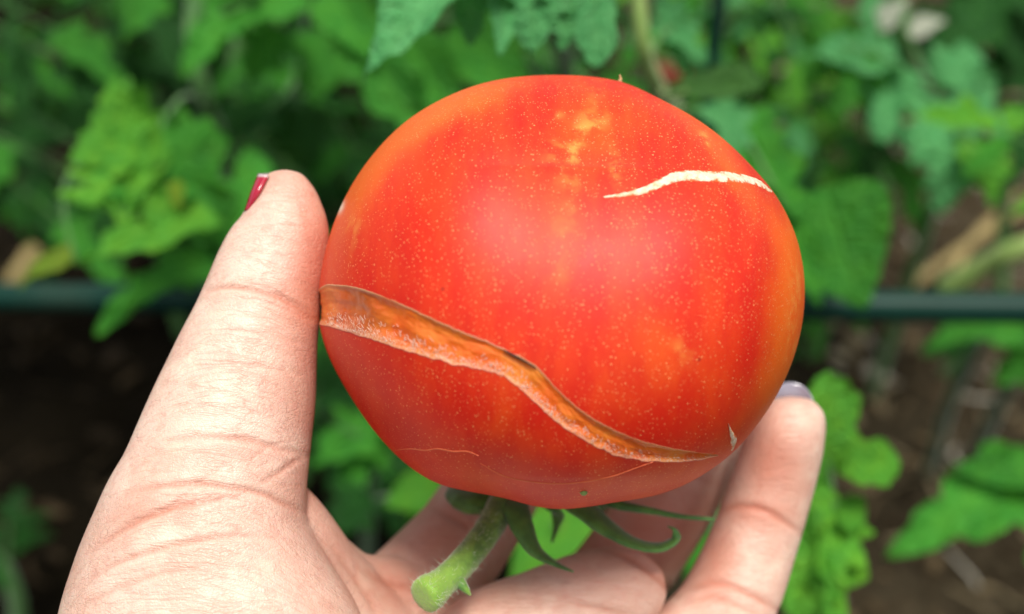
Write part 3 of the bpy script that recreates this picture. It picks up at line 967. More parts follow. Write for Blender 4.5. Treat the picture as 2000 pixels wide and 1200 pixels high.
used = np.unique(tf.ravel()); remap = np.full(len(tv), -1); remap[used] = np.arange(len(used))
tme = mesh_np('skin', tl(tv[used]), remap[tf][:, ::-1].copy())
_ca = tme.color_attributes.new('ripeness', 'FLOAT_COLOR', 'POINT')
_ca.data.foreach_set('color', cola[used].ravel())
obj('skin', tme, tomato_mat(), T_E)
tag(T_E, 'large red tomato with a long open crack, held upside down in the hand', 'tomato')

# --- flesh in the crack
vv = np.concatenate([[-0.07, -0.035, 0.0, 0.012, 0.03, 0.06], np.linspace(0.1, 0.94, 26), [0.97, 1.0, 1.03, 1.06]])
uu = np.linspace(0, 1, NU)
def dens_edge(E): return E
W3 = np.linalg.norm(tom(EU[:, 0], EU[:, 1]) - tom(EL[:, 0], EL[:, 1]), axis=1)
def floor_depth(v):
    d = np.interp(v, [-0.07, -0.035, 0.0, 0.012, 0.06, 0.2, 0.45, 0.7, 0.88, 0.97, 1.0, 1.03, 1.06],
                  [-0.04, 0.00, 0.016, -0.012, -0.045, -0.085, -0.11, -0.10, -0.06, -0.02, 0.012, 0.0, -0.04])
    return d
cv = np.zeros((NU, len(vv), 3)); cuv = np.zeros((NU, len(vv), 2))
for j, v in enumerate(vv):
    p2 = PU * (1 - v) + PL * v
    # lips have a fixed small width, whatever the crack's width
    if v < 0 or v > 1:
        off = 0.00040 * (abs(v) / 0.07 if v < 0 else (v - 1) / 0.06) / np.maximum(W3, 4e-4)
        vvv = -off if v < 0 else 1 + off
        p2 = PU * (1 - vvv)[:, None] + PL * vvv[:, None]
    th = np.arctan2(p2[:, 1], p2[:, 0]); ph = np.hypot(p2[:, 0], p2[:, 1])
    P0 = tom(th, ph); N0 = tom_n(th, ph)
    sc = np.minimum(W3, 0.0085)
    dd = floor_depth(v) * sc
    if v <= 0 or v >= 1:
        dd = np.full(NU, {-0.07: -0.00018, -0.035: 0.00001, 0.0: 0.00004, 1.0: 0.00005, 1.03: 0.00004, 1.06: -0.00018}[round(float(v), 3)])
    else:
        lump = np.array([mnoise.noise(Vector((u * 26, v * 3.2, 1.7))) for u in uu]) * 0.00042 + np.array([mnoise.noise(Vector((u * 110, v * 14, 5.7))) for u in uu]) * (0.00010 + 0.00022 * max(0, v - 0.55))
        dd = dd + lump * min(1, v * 8) * min(1, (1 - v) * 8) * np.clip(W3 / 0.005, 0.2, 1)
    cv[:, j] = P0 + N0 * dd[:, None]
    cuv[:, j] = np.stack([uu, np.full(NU, v)], 1)
def crack_mat():
    t = NT('tomato_flesh_in_crack')
    uv = t.coord('UV'); oc = t.coord('Object')
    sx = t.n('ShaderNodeSeparateXYZ', ins={'Vector': uv}); u, v = sx.outputs[0], sx.outputs[1]
    n1 = t.noise(oc, 130, 5, 0.6); n2 = t.noise(t.coord('UV', (330, 10, 1)), 1.0, 5, 0.7); n3 = t.noise(oc, 900, 4, 0.65)
    col = t.mix(t.step(n1, 0.3, 0.72), (0.84, 0.13, 0.014), (0.90, 0.27, 0.034))
    col = t.mix(t.math('MULTIPLY', t.step(u, 0.10, 0.26), t.step(u, 0.30, 0.22)), col, (0.52, 0.10, 0.02))
    # pale dried sugar crust that thickens towards the lower edge
    crust = t.step(t.math('ADD', v, t.math('MULTIPLY', t.math('SUBTRACT', n2, 0.5), 1.0)), 0.80, 1.14)
    col = t.mix(t.math('MULTIPLY', crust, t.math('ADD', 0.35, t.math('MULTIPLY', n3, 0.6))), col, (0.90, 0.58, 0.44))
    lip0 = t.math('MULTIPLY', t.step(v, 0.035, 0.005), t.step(n1, 0.25, 0.5))
    col = t.mix(t.math('MULTIPLY', lip0, 0.75), col, (0.86, 0.42, 0.22))
    col = t.mix(t.step(v, -0.01, -0.05), col, (0.60, 0.05, 0.015))
    col = t.mix(t.step(v, 0.985, 1.03), col, (0.66, 0.06, 0.03))
    h = t.math('ADD', t.math('MULTIPLY', n3, t.math('ADD', 0.3, crust)), n1)
    t.p(col=col, rough=t.math('SUBTRACT', 0.42, t.math('MULTIPLY', n1, 0.2)), normal=t.bump(h, 0.4, 0.0004), sss=0.4, sssr=(1, .4, .12), ssss=0.003, spec=0.5)
    return t.m
crack = obj('crack_flesh', mesh_np('crack_flesh', tl(cv.reshape(-1, 3)), grid_faces(NU, len(vv)), uv=cuv.reshape(-1, 2)), crack_mat(), T_E)
crack['label'] = 'amber flesh showing in the long open crack'

# --- white fibres standing along the crack's lower side
def build_fibres():
    V, F = [], []
    k = 0
    for i in range(700):
        u = random.betavariate(1.3, 1.6)
        iu = int(u * (NU - 1))
        if iu < 58 or W3[iu] < 0.0012: continue
        v = min(0.985, max(0.35, random.gauss(0.84, 0.12)))
        j = int(np.argmin(np.abs(vv - v)))
        b = cv[iu, j]
        upv = cv[iu, 5] - cv[iu, -5]; upv = upv / (np.linalg.norm(upv) + 1e-9)
        nn = tom_n(EL[iu, 0], EL[iu, 1])
        al = cv[min(NU - 1, iu + 3), j] - cv[max(0, iu - 3), j]; al /= np.linalg.norm(al) + 1e-9
        L = random.uniform(0.2, 0.9) * min(0.0016, 0.26 * W3[iu])
        d1 = upv * random.uniform(0.5, 1.0) + nn * random.uniform(0.15, 0.7) + al * random.gauss(0, 0.55)
        d1 /= np.linalg.norm(d1)
        d2 = d1 + al * random.gauss(0, .7) - nn * 0.3
        d2 /= np.linalg.norm(d2)
        sd = np.cross(d1, nn); sd /= np.linalg.norm(sd) + 1e-9
        r = random.uniform(0.00003, 0.00006)
        m = b + d1 * L * .55; e = m + d2 * L * .45
        for c, q in ((b, r * 1.3), (m, r)):
            V += [c + sd * q, c + nn * q * .9, c - sd * q]
        V.append(e)
        for a_ in range(3):
            a2 = (a_ + 1) % 3
            F += [(k + a_, k + a2, k + 3 + a2), (k + a_, k + 3 + a2, k + 3 + a_), (k + 3 + a_, k + 3 + a2, k + 6)]
        k += 7
    t = NT('white_fibre')
    t.p(col=(0.84, 0.62, 0.50), rough=0.5, sss=0.2, ssss=0.001)
    o = obj('crack_fibres', mesh_np('crack_fibres', tl(np.array(V)), np.array(F)), t.m, T_E)
    tag(o, kind='stuff')
build_fibres()

def ribbon(name, up, lo, mat, n=120, m=9, height=0.00022, label=None, extra=None):
    a = crom(up, n); b = crom(lo, n)
    ta = chart(*px2par(a[:, 0], a[:, 1])); tb = chart(*px2par(b[:, 0], b[:, 1]))
    V = np.zeros((n, m, 3)); U = np.zeros((n, m, 2))
    for j in range(m):
        v = j / (m - 1)
        p = ta * (1 - v) + tb * v
        th = np.arctan2(p[:, 1], p[:, 0]); ph = np.hypot(p[:, 0], p[:, 1])
        h = height * (1 - abs(2 * v - 1) ** 3) - 0.00006
        jit = np.array([mnoise.noise(Vector((i * .35, v * 7, 3.3))) for i in range(n)]) * height * 0.5 * (0 < j < m - 1)
        V[:, j] = tom(th, ph) + tom_n(th, ph) * (h + jit)[:, None]
        U[:, j] = np.stack([np.linspace(0, 1, n), np.full(n, v)], 1)
    o = obj(name, mesh_np(name, tl(V.reshape(-1, 3)), grid_faces(n, m), uv=U.reshape(-1, 2)), mat, T_E)
    if label: o['label'] = label
    return o
def scar_mat():
    t = NT('healed_scar')
    oc = t.coord('Object')
    n1 = t.noise(oc, 700, 5, 0.7); n0 = t.noise(oc, 160, 4)
    col = t.mix(t.step(n1, 0.36, 0.62), (0.72, 0.38, 0.17), (0.89, 0.74, 0.55))
    col = t.mix(t.math('MULTIPLY', t.step(n0, 0.35, 0.7), 0.7), col, (0.91, 0.80, 0.64))
    sv = t.n('ShaderNodeSeparateXYZ', ins={'Vector': t.coord('UV')}).outputs[1]
    ed = t.math('ABSOLUTE', t.math('SUBTRACT', t.math('MULTIPLY', sv, 2.0), 1.0))
    ed = t.step(t.math('ADD', ed, t.math('MULTIPLY', t.math('SUBTRACT', t.noise(oc, 620, 4, 0.7), 0.5), 2.6)), 0.55, 0.95)
    col = t.mix(ed, col, (0.74, 0.13, 0.025))
    t.p(col=col, rough=0.6, normal=t.bump(n1, 0.7, 0.0005), sss=0.1, ssss=0.001)
    return t.m
SCAR = scar_mat()
ribbon('healed_scar', [(1178,384),(1225,374),(1262,362),(1292,347),(1325,333),(1400,333),(1455,341),(1485,353),(1507,374)],
       [(1180,388),(1235,384),(1268,377),(1300,364),(1335,355),(1400,357),(1455,359),(1483,366),(1506,378)], SCAR, label='pale healed scar on the right shoulder')
ribbon('tear', [(1421,826),(1432,842),(1440,850)], [(1423,828),(1426,862),(1427,884)], SCAR, n=30, m=7)
LINE = NT('hairline_scar'); LINE = LINE.p(col=(0.78, 0.15, 0.055), rough=0.5)
def hair(pts, w=2.2):
    p = crom(pts, 90)
    tp = np.sin(np.linspace(0.02, math.pi - 0.02, 90)) ** 0.4
    ribbon('hairline_scar', np.stack([p[:, 0], p[:, 1] - w * tp], 1), np.stack([p[:, 0], p[:, 1] + w * tp], 1), LINE, n=90, m=5, height=0.00016)
hair([(770,880),(800,877),(830,880),(855,877),(885,882),(912,882),(935,890)], 1.7)
hair([(938,905),(985,930),(1050,943),(1120,944),(1190,932),(1240,915),(1275,902)], 1.2)
DARK = NT('dried_dark_edge'); DARK = DARK.p(col=(0.035, 0.014, 0.008), rough=0.8)
ribbon('dark_edge', [(984,683),(1000,690),(1022,702),(1046,717)], [(985,687),(1000,696),(1022,707),(1047,720)], DARK, n=40, m=5, height=0.0004)
# small wart near the bottom and the dry flower remnant on top
def wart(px, py, r, mat, name, h=0.5):
    th, ph = px2par(np.array([px]), np.array([py]))
    c = tom(th, ph)[0]; n = tom_n(th, ph)[0]
    q = crom([list(c - n * r * .4), list(c + n * r * h * .6), list(c + n * r * h)], 8)
    return tube(name, tl(q), r * np.array([1, .98, .95, .85, .7, .5, .3, .1]), mat, T_E, sides=12, hint=(1, .2, .1))
wart(1140, 962, 0.00065, STEM_P, 'wart', 0.9)
REM = drymat('dry_flower_remnant', (0.35, 0.2, 0.08), (0.7, 0.5, 0.25))
_b = cs(1210, 160, 0.203)
tube('blossom_remnant', tl(crom([list(_b), list(_b + np.array([0.0002, 0.0006, 0.0])), list(_b + np.array([0.0, 0.0013, 0.0002]))], 8)), np.linspace(0.00045, 0.00012, 8), REM, T_E, hint=(0, 0, 1), sides=7, wob=0.15)

# --- stalk and sepals
def cpath(pts, n):
    return crom([list(cs(*p)) for p in pts], n)
def stalk_mat():
    t = NT('tomato_stalk')
    oc = t.coord('Object'); n1 = t.noise(oc, 420, 5, 0.65); n2 = t.noise(oc, 1500, 3)
    sx = t.n('ShaderNodeSeparateXYZ', ins={'Vector': t.coord('UV')})
    col = t.mix(t.step(n1, 0.35, 0.7), (0.06, 0.17, 0.018), (0.16, 0.34, 0.035))
    col = t.mix(t.step(sx.outputs[0], 0.35, 0.95), col, t.mix(n1, (0.14, 0.33, 0.03), (0.34, 0.54, 0.07)))
    t.p(col=col, rough=0.6, normal=t.bump(t.math('ADD', n1, n2), 0.5, 0.0004), sheen=0.5, sss=0.1, ssss=0.001)
    return t.m
def sepal_mat():
    t = NT('sepal')
    oc = t.coord('Object'); n1 = t.noise(oc, 300, 5, 0.65)
    t.p(col=t.mix(t.step(n1, 0.35, 0.7), (0.035, 0.125, 0.014), (0.085, 0.24, 0.03)), rough=0.55, normal=t.bump(n1, 0.4, 0.0004), sheen=0.4)
    return t.m
ST_M, SE_M = stalk_mat(), sepal_mat()
st_c = cpath([(1005, 945, .222), (978, 992, .216), (950, 1040, .210), (912, 1090, .204), (872, 1132, .199), (836, 1160, .1955), (826, 1168, .1945)], 44)
st_r = 0.92 * np.interp(np.linspace(0, 1, 44), [0, .2, .45, .7, .8, .93, .98, 1], [0.0036, 0.0031, 0.0029, 0.0030, 0.0037, 0.0035, 0.0031, 0.0020])
stk = tube('stalk', tl(st_c), st_r, ST_M, T_E, sides=26, hint=(0, 0.4, 1), wob=0.018)
tube('spur', tl(cpath([(895, 1135, .199), (910, 1152, .198), (919, 1163, .198)], 8)), np.linspace(.0013, .0002, 8), ST_M, stk, hint=(0, 0.4, 1))
def stalk_hairs():
    V, F = [], []; k = 0
    t_, s_, b_ = frames(st_c, np.array([0, .4, 1.]))
    for i in range(300):
        j = random.randint(10, 42)
        a = random.uniform(0, 2 * math.pi)
        n = s_[j] * math.cos(a) + b_[j] * math.sin(a)
        p = st_c[j] + n * st_r[j] * 0.96
        L = random.uniform(0.0005, 0.0022)
        d = n + t_[j] * random.gauss(0, .35) + s_[j] * random.gauss(0, .3)
        d /= np.linalg.norm(d)
        w = np.cross(d, [0.3, 0.5, 0.8]); w /= np.linalg.norm(w); w2 = np.cross(d, w)
        r = 0.00004
        V += [p + w * r, p - w * r * .5 + w2 * r, p - w * r * .5 - w2 * r, p + d * L]
        F += [(k, k + 1, k + 3), (k + 1, k + 2, k + 3), (k + 2, k, k + 3)]; k += 4
    m = NT('stalk_hair').p(col=(0.62, 0.68, 0.50), rough=0.5)
    o = obj('stalk_hairs', mesh_np('stalk_hairs', tl(np.array(V)), np.array(F)), m, stk)
    tag(o, kind='stuff')
stalk_hairs()
def sepal(pts, rad, flat=0.45, hint=(0, .3, 1)):
    c = cpath(pts, 32)
    r = np.interp(np.linspace(0, 1, 32), np.linspace(0, 1, len(rad)), rad)
    return tube('sepal', tl(c), r, SE_M, T_E, sides=12, flat=flat, hint=hint, wob=0.03)
sepal([(985, 955, .222), (1005, 990, .214), (1020, 1030, .210), (1045, 1075, .208), (1085, 1102, .207), (1120, 1117, .207)], [.0030, .0029, .0025, .0018, .0009, .0003])
sepal([(1090, 960, .220), (1140, 995, .213), (1190, 1035, .210), (1240, 1062, .209), (1285, 1070, .209), (1318, 1056, .209), (1318, 1036, .209), (1304, 1028, .2095)], [.0032, .0030, .0026, .0020, .0017, .0012, .0007, .0002], 0.4)
sepal([(1150, 960, .222), (1200, 984, .215), (1260, 996, .213), (1330, 1009, .212), (1396, 1015, .212)], [.0020, .0013, .0009, .0006, .0005], 0.8)
sepal([(1000, 950, .226), (960, 965, .222), (925, 978, .220), (895, 965, .222), (885, 945, .226)], [.0040, .0050, .0048, .0030, .0004], 0.5)
sepal([(1040, 950, .228), (1075, 985, .226), (1090, 1010, .228), (1078, 1060, .232)], [.0030, .0022, .0014, .0003], 0.5)

# ------------------------------------------------------------------ the hand (one continuous skin)
HV, HF = [], []
hk = 0
def loft(secs, flat=0.85, sides=40, n=None, hint=(0, 0, 1)):
    """secs: (px, py, depth, halfwidth_px[, flat]) -> rounded closed tube added to the hand"""
    global hk
    a = np.array([list(cs(s[0], s[1], s[2])) + [s[3] * s[2] / FPX, s[4] if len(s) > 4 else flat] for s in secs])
    n = n or 14 * len(secs)
    q = crom(a, n)
    c, r, fl = q[:, :3], np.maximum(q[:, 3], 2e-4), q[:, 4]
    v, f, _ = tube_arrays(c, r, hint=hint, sides=sides, flat=fl)
    HV.append(v); HF.extend([tuple(i + hk for i in x) for x in f]); hk += len(v)
    return c, r, fl

TH = loft([(549, 333, .2050, 16), (550, 342, .2050, 34), (553, 362, .2048, 52), (556, 400, .2042, 72, .80), (553, 450, .2035, 91, .80), (536, 508, .2030, 105, .80), (518, 565, .2020, 112, .80),
           (502, 625, .2010, 122, .80), (483, 695, .2000, 138, .80), (464, 770, .1990, 154, .78), (442, 850, .1980, 167, .78), (421, 930, .1965, 181, .78), (402, 1010, .1955, 207, .78),
           (395, 1100, .1950, 245, .75), (400, 1200, .1945, 285, .72), (420, 1320, .1940, 310, .7), (450, 1440, .1940, 320, .7), (490, 1560, .1955, 285, .7), (520, 1680, .1990, 230, .7), (555, 1800, .2030, 160, .7), (590, 1930, .2060, 80, .7), (600, 1990, .207, 20, .7)], n=300, sides=64)
loft([(430, 960, .1995, 120), (520, 1060, .2030, 130), (600, 1150, .2090, 120), (690, 1230, .2150, 110), (760, 1300, .219, 110)], flat=.8)
loft([(560, 990, .203, 34), (590, 1040, .207, 50), (630, 1090, .211, 60), (680, 1140, .216, 70), (740, 1170, .221, 90), (800, 1190, .224, 90)], flat=.8)
WR = (560, 1800, .205)
IDX = loft([(600, 1700, .205, 130), (680, 1400, .218, 150), (770, 1215, .2255, 118), (835, 1135, .2310, 108), (905, 1050, .240, 98), (965, 955, .250, 92), (1010, 860, .261, 86),
            (1040, 770, .268, 84), (1060, 690, .270, 76), (1066, 650, .269, 58), (1068, 628, .268, 26)])
loft([(620, 1750, .205, 130), (800, 1450, .213, 150), (950, 1280, .2150, 120), (1060, 1218, .2175, 106), (1150, 1176, .2190, 98), (1212, 1160, .2195, 92), (1254, 1162, .2200, 74), (1282, 1168, .2204, 48), (1292, 1171, .2206, 18)])
MID = loft([(1080, 1235, .2420, 60), (1160, 1180, .2440, 92), (1215, 1115, .2460, 94), (1265, 1045, .2470, 92), (1318, 965, .2475, 88),
            (1366, 885, .2480, 82), (1395, 820, .250, 78), (1410, 760, .251, 68), (1415, 720, .251, 48), (1416, 705, .251, 20)])
RNG = loft([(640, 1800, .205, 130), (950, 1560, .212, 150), (1200, 1400, .2180, 118), (1320, 1300, .2215, 104), (1400, 1215, .2245, 96), (1440, 1140, .2270, 91), (1471, 1060, .2285, 85), (1497, 985, .2290, 81),
            (1518, 915, .2285, 79), (1534, 855, .2280, 76, .9), (1548, 815, .2278, 66, .9), (1553, 788, .2278, 48, .9), (1554, 776, .2278, 20, .9)])
PNK = loft([(640, 1900, .205, 130), (1000, 1720, .208, 140), (1300, 1560, .213, 105), (1430, 1480, .216, 92), (1530, 1410, .219, 86), (1610, 1350, .222, 80), (1670, 1300, .226, 70), (1690, 1280, .227, 50), (1696, 1272, .227, 20)])
loft([(860, 1190, .2270, 60), (960, 1225, .2275, 66), (1060, 1240, .2280, 60)], flat=.8)
loft([(1060, 1270, .2260, 66), (1180, 1300, .2260, 70), (1280, 1300, .2255, 60)], flat=.8)
loft([(1250, 1420, .2200, 70), (1330, 1430, .2200, 66), (1400, 1430, .2195, 60)], flat=.8)
loft([(480, 1500, .200, 270, .7), (600, 1750, .203, 330, .55), (640, 2000, .205, 310, .6), (640, 2400, .205, 300, .65), (620, 3000, .205, 320, .75), (590, 3700, .205, 360, .8), (560, 4300, .205, 380, .85)], sides=48, n=110)
loft([(800, 1500, .213, 190, .7), (780, 1700, .210, 270, .6), (700, 1900, .207, 260, .6)], sides=48)

hme = mesh_np('hand_rough', np.vstack(HV), HF)
tmp = bpy.data.objects.new('hand_rough', hme)
COL.objects.link(tmp)
rm = tmp.modifiers.new('remesh', 'REMESH'); rm.mode = 'VOXEL'; rm.voxel_size = 0.00036; rm.use_smooth_shade = True
sm = tmp.modifiers.new('smooth', 'SMOOTH'); sm.factor = 0.5; sm.iterations = 34
dg = bpy.context.evaluated_depsgraph_get()
ev = tmp.evaluated_get(dg)
em = bpy.data.meshes.new_from_object(ev)
bpy.data.objects.remove(tmp)
nv = len(em.vertices)
hv = np.empty(nv * 3, np.float32); em.vertices.foreach_get('co', hv); hv = hv.reshape(-1, 3).astype(float)
hn = np.empty(nv * 3, np.float32); em.vertices.foreach_get('normal', hn); hn = hn.reshape(-1, 3).astype(float)
print('hand verts', nv)

# creases: (points, indent mm, half-width px, redness), in front-facing skin only
CRE = [
    ([(405,568),(440,563),(490,568),(540,583),(580,605),(618,632)], 0.55, 7, .9),
    ([(440,585),(500,586),(560,606),(606,628)], 0.2, 5, .35),
    ([(470,548),(520,560),(570,585),(612,612)], 0.25, 5, .5),
    ([(330,862),(400,856),(470,861),(540,876),(602,890)], 0.45, 8, .65),
    ([(600,890),(570,905),(540,925),(505,945)], 0.3, 7, .5),
    ([(245,965),(300,952),(370,945),(440,952),(510,962),(560,985),(600,1000)], 0.55, 8, .8),
    ([(180,1075),(230,1040),(290,1010),(350,988),(420,975),(490,965)], 0.5, 9, .8),
    ([(150,1150),(220,1105),(300,1075),(380,1055),(460,1045),(540,1050)], 0.4, 8, .6),
    ([(150,1190),(230,1150),(320,1120),(420,1105)], 0.25, 8, .4),
    ([(300,1010),(340,985),(400,935),(450,905)], 0.2, 6, .3),
    ([(380,720),(450,712),(530,722),(600,735)], 0.12, 6, .2),
    ([(410,650),(470,645),(540,658),(600,672)], 0.12, 6, .2),
    ([(300,800),(370,790),(450,797),(560,808)], 0.12, 6, .2),
    ([(480,905),(530,870),(570,858)], 0.15, 5, .3),
    # ring finger
    ([(1405,1000),(1440,990),(1490,1000),(1535,1025),(1560,1045)], 0.55, 8, .9),
    ([(1340,1150),(1390,1138),(1440,1150),(1490,1175),(1530,1200)], 0.5, 9, .9),
    ([(1335,1178),(1390,1165),(1440,1182),(1480,1205)], 0.35, 8, .6),
    # middle finger
    ([(1150,1068),(1200,1080),(1245,1102),(1285,1136),(1320,1168)], 0.5, 9, 1.0),
    ([(1290,915),(1340,925),(1390,950)], 0.4, 8, .6),
    ([(1090,1160),(1150,1185),(1230,1205)], 0.4, 9, .5),
    # index finger base and palm
    ([(700,1110),(760,1140),(830,1150),(900,1180)], 0.4, 10, .6),
    ([(830,985),(880,1010),(940,1050)], 0.4, 9, .6),
    ([(640,1060),(680,1110),(720,1170),(750,1230)], 0.35, 8, .5),
]
hx, hy = proj(hv)
facing = hn[:, 2] > -0.15
red = np.zeros(nv); dis = np.zeros(nv)
for pts, dep, wid, rd in CRE:
    wid = wid * 0.68
    c = crom(pts, 60)
    c += np.stack([np.cumsum(rng.normal(0, .25, 60)), np.cumsum(rng.normal(0, .35, 60))], 1) * 0.8
    x0, y0 = c.min(0) - 40; x1, y1 = c.max(0) + 40
    idx = np.where((hx > x0) & (hx < x1) & (hy > y0) & (hy < y1) & facing)[0]
    if not len(idx): continue
    d2 = ((hx[idx, None] - c[None, :, 0]) ** 2 + (hy[idx, None] - c[None, :, 1]) ** 2)
    j = d2.argmin(1); dm = np.sqrt(d2[np.arange(len(idx)), j])
    end = np.sin(np.clip(j / 59, 0.02, 0.98) * math.pi) ** 0.5
    g1 = np.exp(-0.5 * (dm / wid) ** 2); g2 = np.exp(-0.5 * (dm / (wid * 2.6)) ** 2)
    dis[idx] += end * (-dep * g1 + dep * 0.28 * g2) * 1e-3
    red[idx] = np.maximum(red[idx], end * rd * np.exp(-0.5 * (dm / (wid * 0.8)) ** 2))
hv = hv + hn * dis[:, None]
# flushed pads and joints, plus shade beside and under the tomato painted as redness
fl = np.zeros(nv)
def flush_shade(cx, cy, sx, sy, k):
    global fl
    fl = np.maximum(fl, k * np.exp(-0.5 * (((hx - cx) / sx) ** 2 + ((hy - cy) / sy) ** 2)))
for a in [(625, 560, 50, 190, .95), (620, 800, 40, 110, .6), (470, 885, 140, 16, .3), (330, 1000, 110, 22, .3), (1510, 900, 50, 70, .9), (1480, 1000, 70, 30, .8), (1400, 1100, 40, 80, .8), (1270, 1020, 120, 100, 1.0), (880, 1030, 120, 80, .9), (790, 1140, 90, 50, .7),
          (600, 940, 40, 60, .5), (560, 350, 50, 30, .35), (1020, 1170, 90, 30, .5), (660, 1080, 60, 60, .35), (1290, 1190, 40, 20, .4)]:
    flush_shade(*a)

def skin_mat():
    t = NT('hand_skin')
    oc = t.coord('Object')
    a = t.n('ShaderNodeSeparateColor', ins={'Color': t.n('ShaderNodeAttribute', attribute_name='flush_shade').outputs['Color']})
    cr, flv = a.outputs[0], a.outputs[1]
    n1 = t.noise(oc, 75, 4, 0.62); n2 = t.noise(oc, 420, 4, 0.7); n3 = t.noise(oc, 1800, 2)
    col = t.mix(t.step(n1, 0.32, 0.68), (0.74, 0.47, 0.365), (0.84, 0.615, 0.50))
    col = t.mix(t.math('MULTIPLY', t.step(n2, 0.46, 0.70), 0.42), col, (0.70, 0.35, 0.28))
    col = t.mix(t.math('MULTIPLY', t.step(t.noise(oc, 120, 3), 0.52, 0.72), 0.5), col, (0.90, 0.76, 0.60))
    col = t.mix(t.math('MULTIPLY', flv, 0.85), col, (0.56, 0.17, 0.10))
    col = t.mix(t.math('MULTIPLY', cr, 0.75), col, (0.50, 0.15, 0.085))
    # fine skin lines across the thumb, a crossing set, and small cells
    def lines(rz, sc, wid):
        v = t.n('ShaderNodeMapping', ins={'Vector': oc, 'Rotation': (-PITCH_AX, 0.0, rz), 'Scale': sc}).outputs[0]
        return t.step(t.math('ABSOLUTE', t.math('SUBTRACT', t.noise(v, 1.0, 3, 0.6, 0.5), 0.5)), 0.0, wid)
    l1 = lines(0.25, (70, 520, 200), 0.045)
    l2 = lines(1.25, (90, 560, 200), 0.035)
    l3 = lines(-0.5, (110, 640, 200), 0.030)
    e2 = t.step(t.vor(oc, 1500, 'DISTANCE_TO_EDGE'), 0.0, 0.2)
    h = t.math('ADD', t.math('ADD', t.math('MULTIPLY', l1, 0.7), t.math('MULTIPLY', l2, 0.45)), t.math('ADD', t.math('ADD', t.math('MULTIPLY', l3, 0.4), t.math('MULTIPLY', e2, 0.35)), t.math('MULTIPLY', n3, 0.5)))
    col = t.mix(t.math('MULTIPLY', t.math('SUBTRACT', 1.0, l1), 0.22), col, (0.62, 0.30, 0.21))
    nb = t.bump(h, 0.42, 0.00026)
    t.p(col=col, rough=t.math('ADD', 0.34, t.math('MULTIPLY', n2, 0.2)), normal=nb, sss=0.16, sssr=(1.0, 0.36, 0.2), ssss=0.0022, spec=0.55)
    return t.m
hl = c2w(cs(560, 1500, .205))
em.vertices.foreach_set('co', (c2w(hv) - hl).astype(np.float32).ravel())
ca = em.color_attributes.new('flush_shade', 'FLOAT_COLOR', 'POINT')
ca.data.foreach_set('color', np.stack([red, fl, fl * 0, fl * 0 + 1], 1).astype(np.float32).ravel())
em.polygons.foreach_set('use_smooth', np.ones(len(em.polygons), dtype=bool))
em.materials.clear(); em.update()
em.name = 'hand'
hand = obj('hand', em, skin_mat())
hand.location = hl
tag(hand, 'left hand with painted nails gripping the cracked tomato from below', 'hand')

def nail_mat(name, c, rough=0.18, tip=None):
    t = NT(name)
    sx = t.n('ShaderNodeSeparateXYZ', ins={'Vector': t.coord('UV')})
    col = t.mix(t.step(sx.outputs[0], 0.10, 0.04), c, tip or c)
    t.p(col=col, rough=rough, coat=0.6, coatr=0.08, spec=0.5)
    return t.m
def nail(spine, s0, s1, a0, a1, mat, lift=1.03, over=0.0, label=None, nn=26, m=19, a0b=None, shp=0.0007):
    """curved plate over spine samples s0..s1 and angles a0..a1 (deg; 0 = right, 90 = towards camera)"""
    c, r, flt = spine
    t_, s_, b_ = frames(c, np.array([0, 0, 1.]))
    k = np.linspace(s0, s1, nn)
    def smp(A):
        return np.stack([np.interp(k, np.arange(len(A)), A[:, i]) for i in range(A.shape[1])], 1)
    C, S, B = smp(c), smp(s_), smp(b_)
    Tg = smp(t_) * (1.0 if s1 > s0 else -1.0)
    a0s = np.radians(a0 + ((a0 if a0b is None else a0b) - a0) * np.linspace(0, 1, nn) ** 1.7)
    Rr = np.interp(k, np.arange(len(r)), r); Fl = np.interp(k, np.arange(len(r)), flt)
    Rr = np.maximum(Rr, 0.55 * Rr.max())
    sgn = 1.0 if np.dot(S[0], [1, 0, 0]) > 0 else -1.0
    V = np.zeros((2, nn, m, 3)); U = np.zeros((2, nn, m, 2))
    for j in range(m):
        w = j / (m - 1)
        a = a0s + (math.radians(a1) - a0s) * w
        edge_ = 1 - 0.25 * abs(2 * w - 1) ** 3
        for L, th in ((0, lift), (1, lift - 0.06)):
            rad = Rr * th
            p = C + (rad * np.cos(a))[:, None] * S * sgn + (rad * np.sin(a) * Fl)[:, None] * B
            # rounded free edge and cuticle
            sh = (abs(2 * w - 1) ** 2.2) * shp
            z = np.linspace(1, -1, nn)
            p = p + Tg * (sh * np.where(z > 0, z, z * 0.3))[:, None] - Tg * (over * np.clip((z - .5) * 2, 0, 1))[:, None]
            V[L, :, j] = p; U[L, :, j] = np.stack([np.linspace(0, 1, nn), np.full(nn, w)], 1)
    f0 = grid_faces(nn, m); off = nn * m
    f1 = f0[:, ::-1] + off
    rim = []
    loop = [i * m for i in range(nn)] + [(nn - 1) * m + j for j in range(1, m)] + [i * m + m - 1 for i in range(nn - 2, -1, -1)] + [j for j in range(m - 2, 0, -1)]
    for a_, b__ in zip(loop, loop[1:] + loop[:1]):
        rim.append((a_, b__, b__ + off, a_ + off))
    v = c2w(V.reshape(-1, 3)) - hl
    o = obj('fingernail', mesh_np('fingernail', v, np.vstack([f0, f1, np.array(rim)]), uv=U.reshape(-1, 2)), mat, hand)
    if label: o['label'] = label
    return o
RED = nail_mat('red_nail_polish', (0.42, 0.006, 0.035), tip=(0.60, 0.45, 0.46))
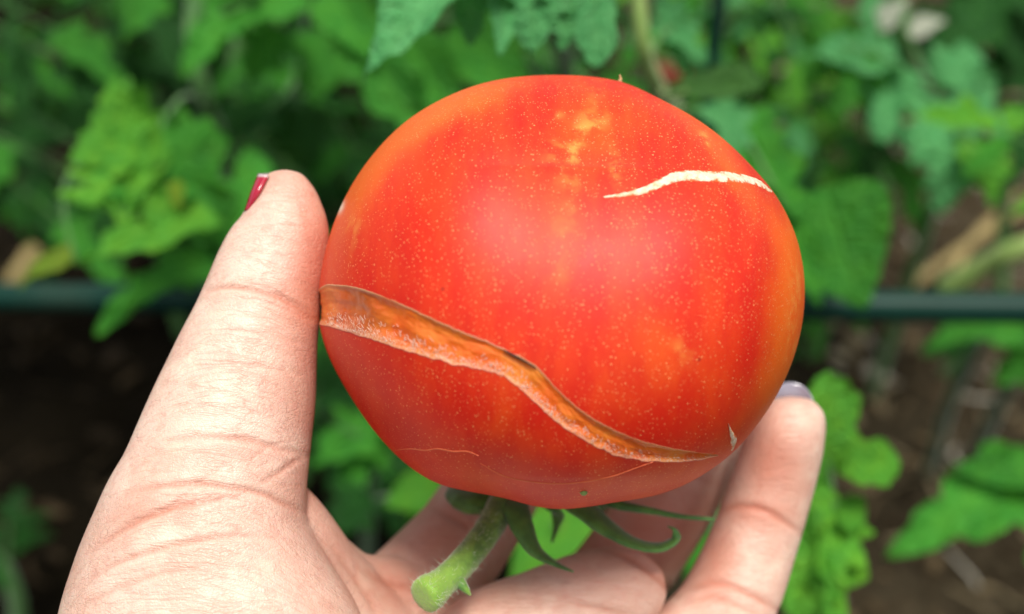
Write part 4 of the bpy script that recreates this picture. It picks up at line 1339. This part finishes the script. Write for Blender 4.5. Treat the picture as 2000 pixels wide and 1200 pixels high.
LILAC = nail_mat('lilac_nail_polish', (0.30, 0.29, 0.36))
def thumb_nail():
    A = crom([list(cs(523, 341, .2008)), list(cs(504, 377, .1992)), list(cs(486, 410, .2000))], 24)
    B = crom([list(cs(496, 339, .2035)), list(cs(482, 377, .2025)), list(cs(473, 415, .2030))], 24)
    C = crom([list(cs(540, 338, .2150)), list(cs(530, 377, .2160)), list(cs(525, 420, .2170))], 24)
    V = np.zeros((2, 24, 15, 3)); U = np.zeros((2, 24, 15, 2))
    ctr = np.array(cs(552, 380, .2045))
    for j in range(15):
        w = j / 14
        p = A * (1 - w) ** 2 + 2 * B * w * (1 - w) * 1.0 + C * w ** 2
        p = p + (B - (A + 2 * B + C) / 4) * 4 * w * (1 - w) * 0.55
        V[0, :, j] = p
        V[1, :, j] = p + (ctr - p) * 0.12
        U[:, :, j, 0] = np.linspace(0, 1, 24); U[:, :, j, 1] = w
    f0 = grid_faces(24, 15); off = 24 * 15
    loop = [i * 15 for i in range(24)] + [23 * 15 + j for j in range(1, 15)] + [i * 15 + 14 for i in range(22, -1, -1)] + [j for j in range(13, 0, -1)]
    rim = np.array([(a, b, b + off, a + off) for a, b in zip(loop, loop[1:] + loop[:1])])
    o = obj('fingernail', mesh_np('fingernail', c2w(V.reshape(-1, 3)) - hl, np.vstack([f0, f0[:, ::-1] + off, rim]), uv=U.reshape(-1, 2)), RED, hand)
    o['label'] = 'dark red painted thumbnail seen edge on'
thumb_nail()
def fn(sp):
    return len(sp[0]) - 1
nail(RNG, fn(RNG) - 4, fn(RNG) - 30, 190, 345, LILAC, lift=1.06, over=0.0032, shp=0.0034, label='greyish lilac painted nail of the right-hand finger')
nail(MID, fn(MID) - 4, fn(MID) - 30, 215, 325, LILAC, lift=1.05, over=0.001)
nail(IDX, fn(IDX) - 4, fn(IDX) - 30, 215, 325, LILAC, lift=1.05, over=0.001)
nail(PNK, fn(PNK) - 4, fn(PNK) - 24, 215, 325, LILAC, lift=1.05, over=0.001)
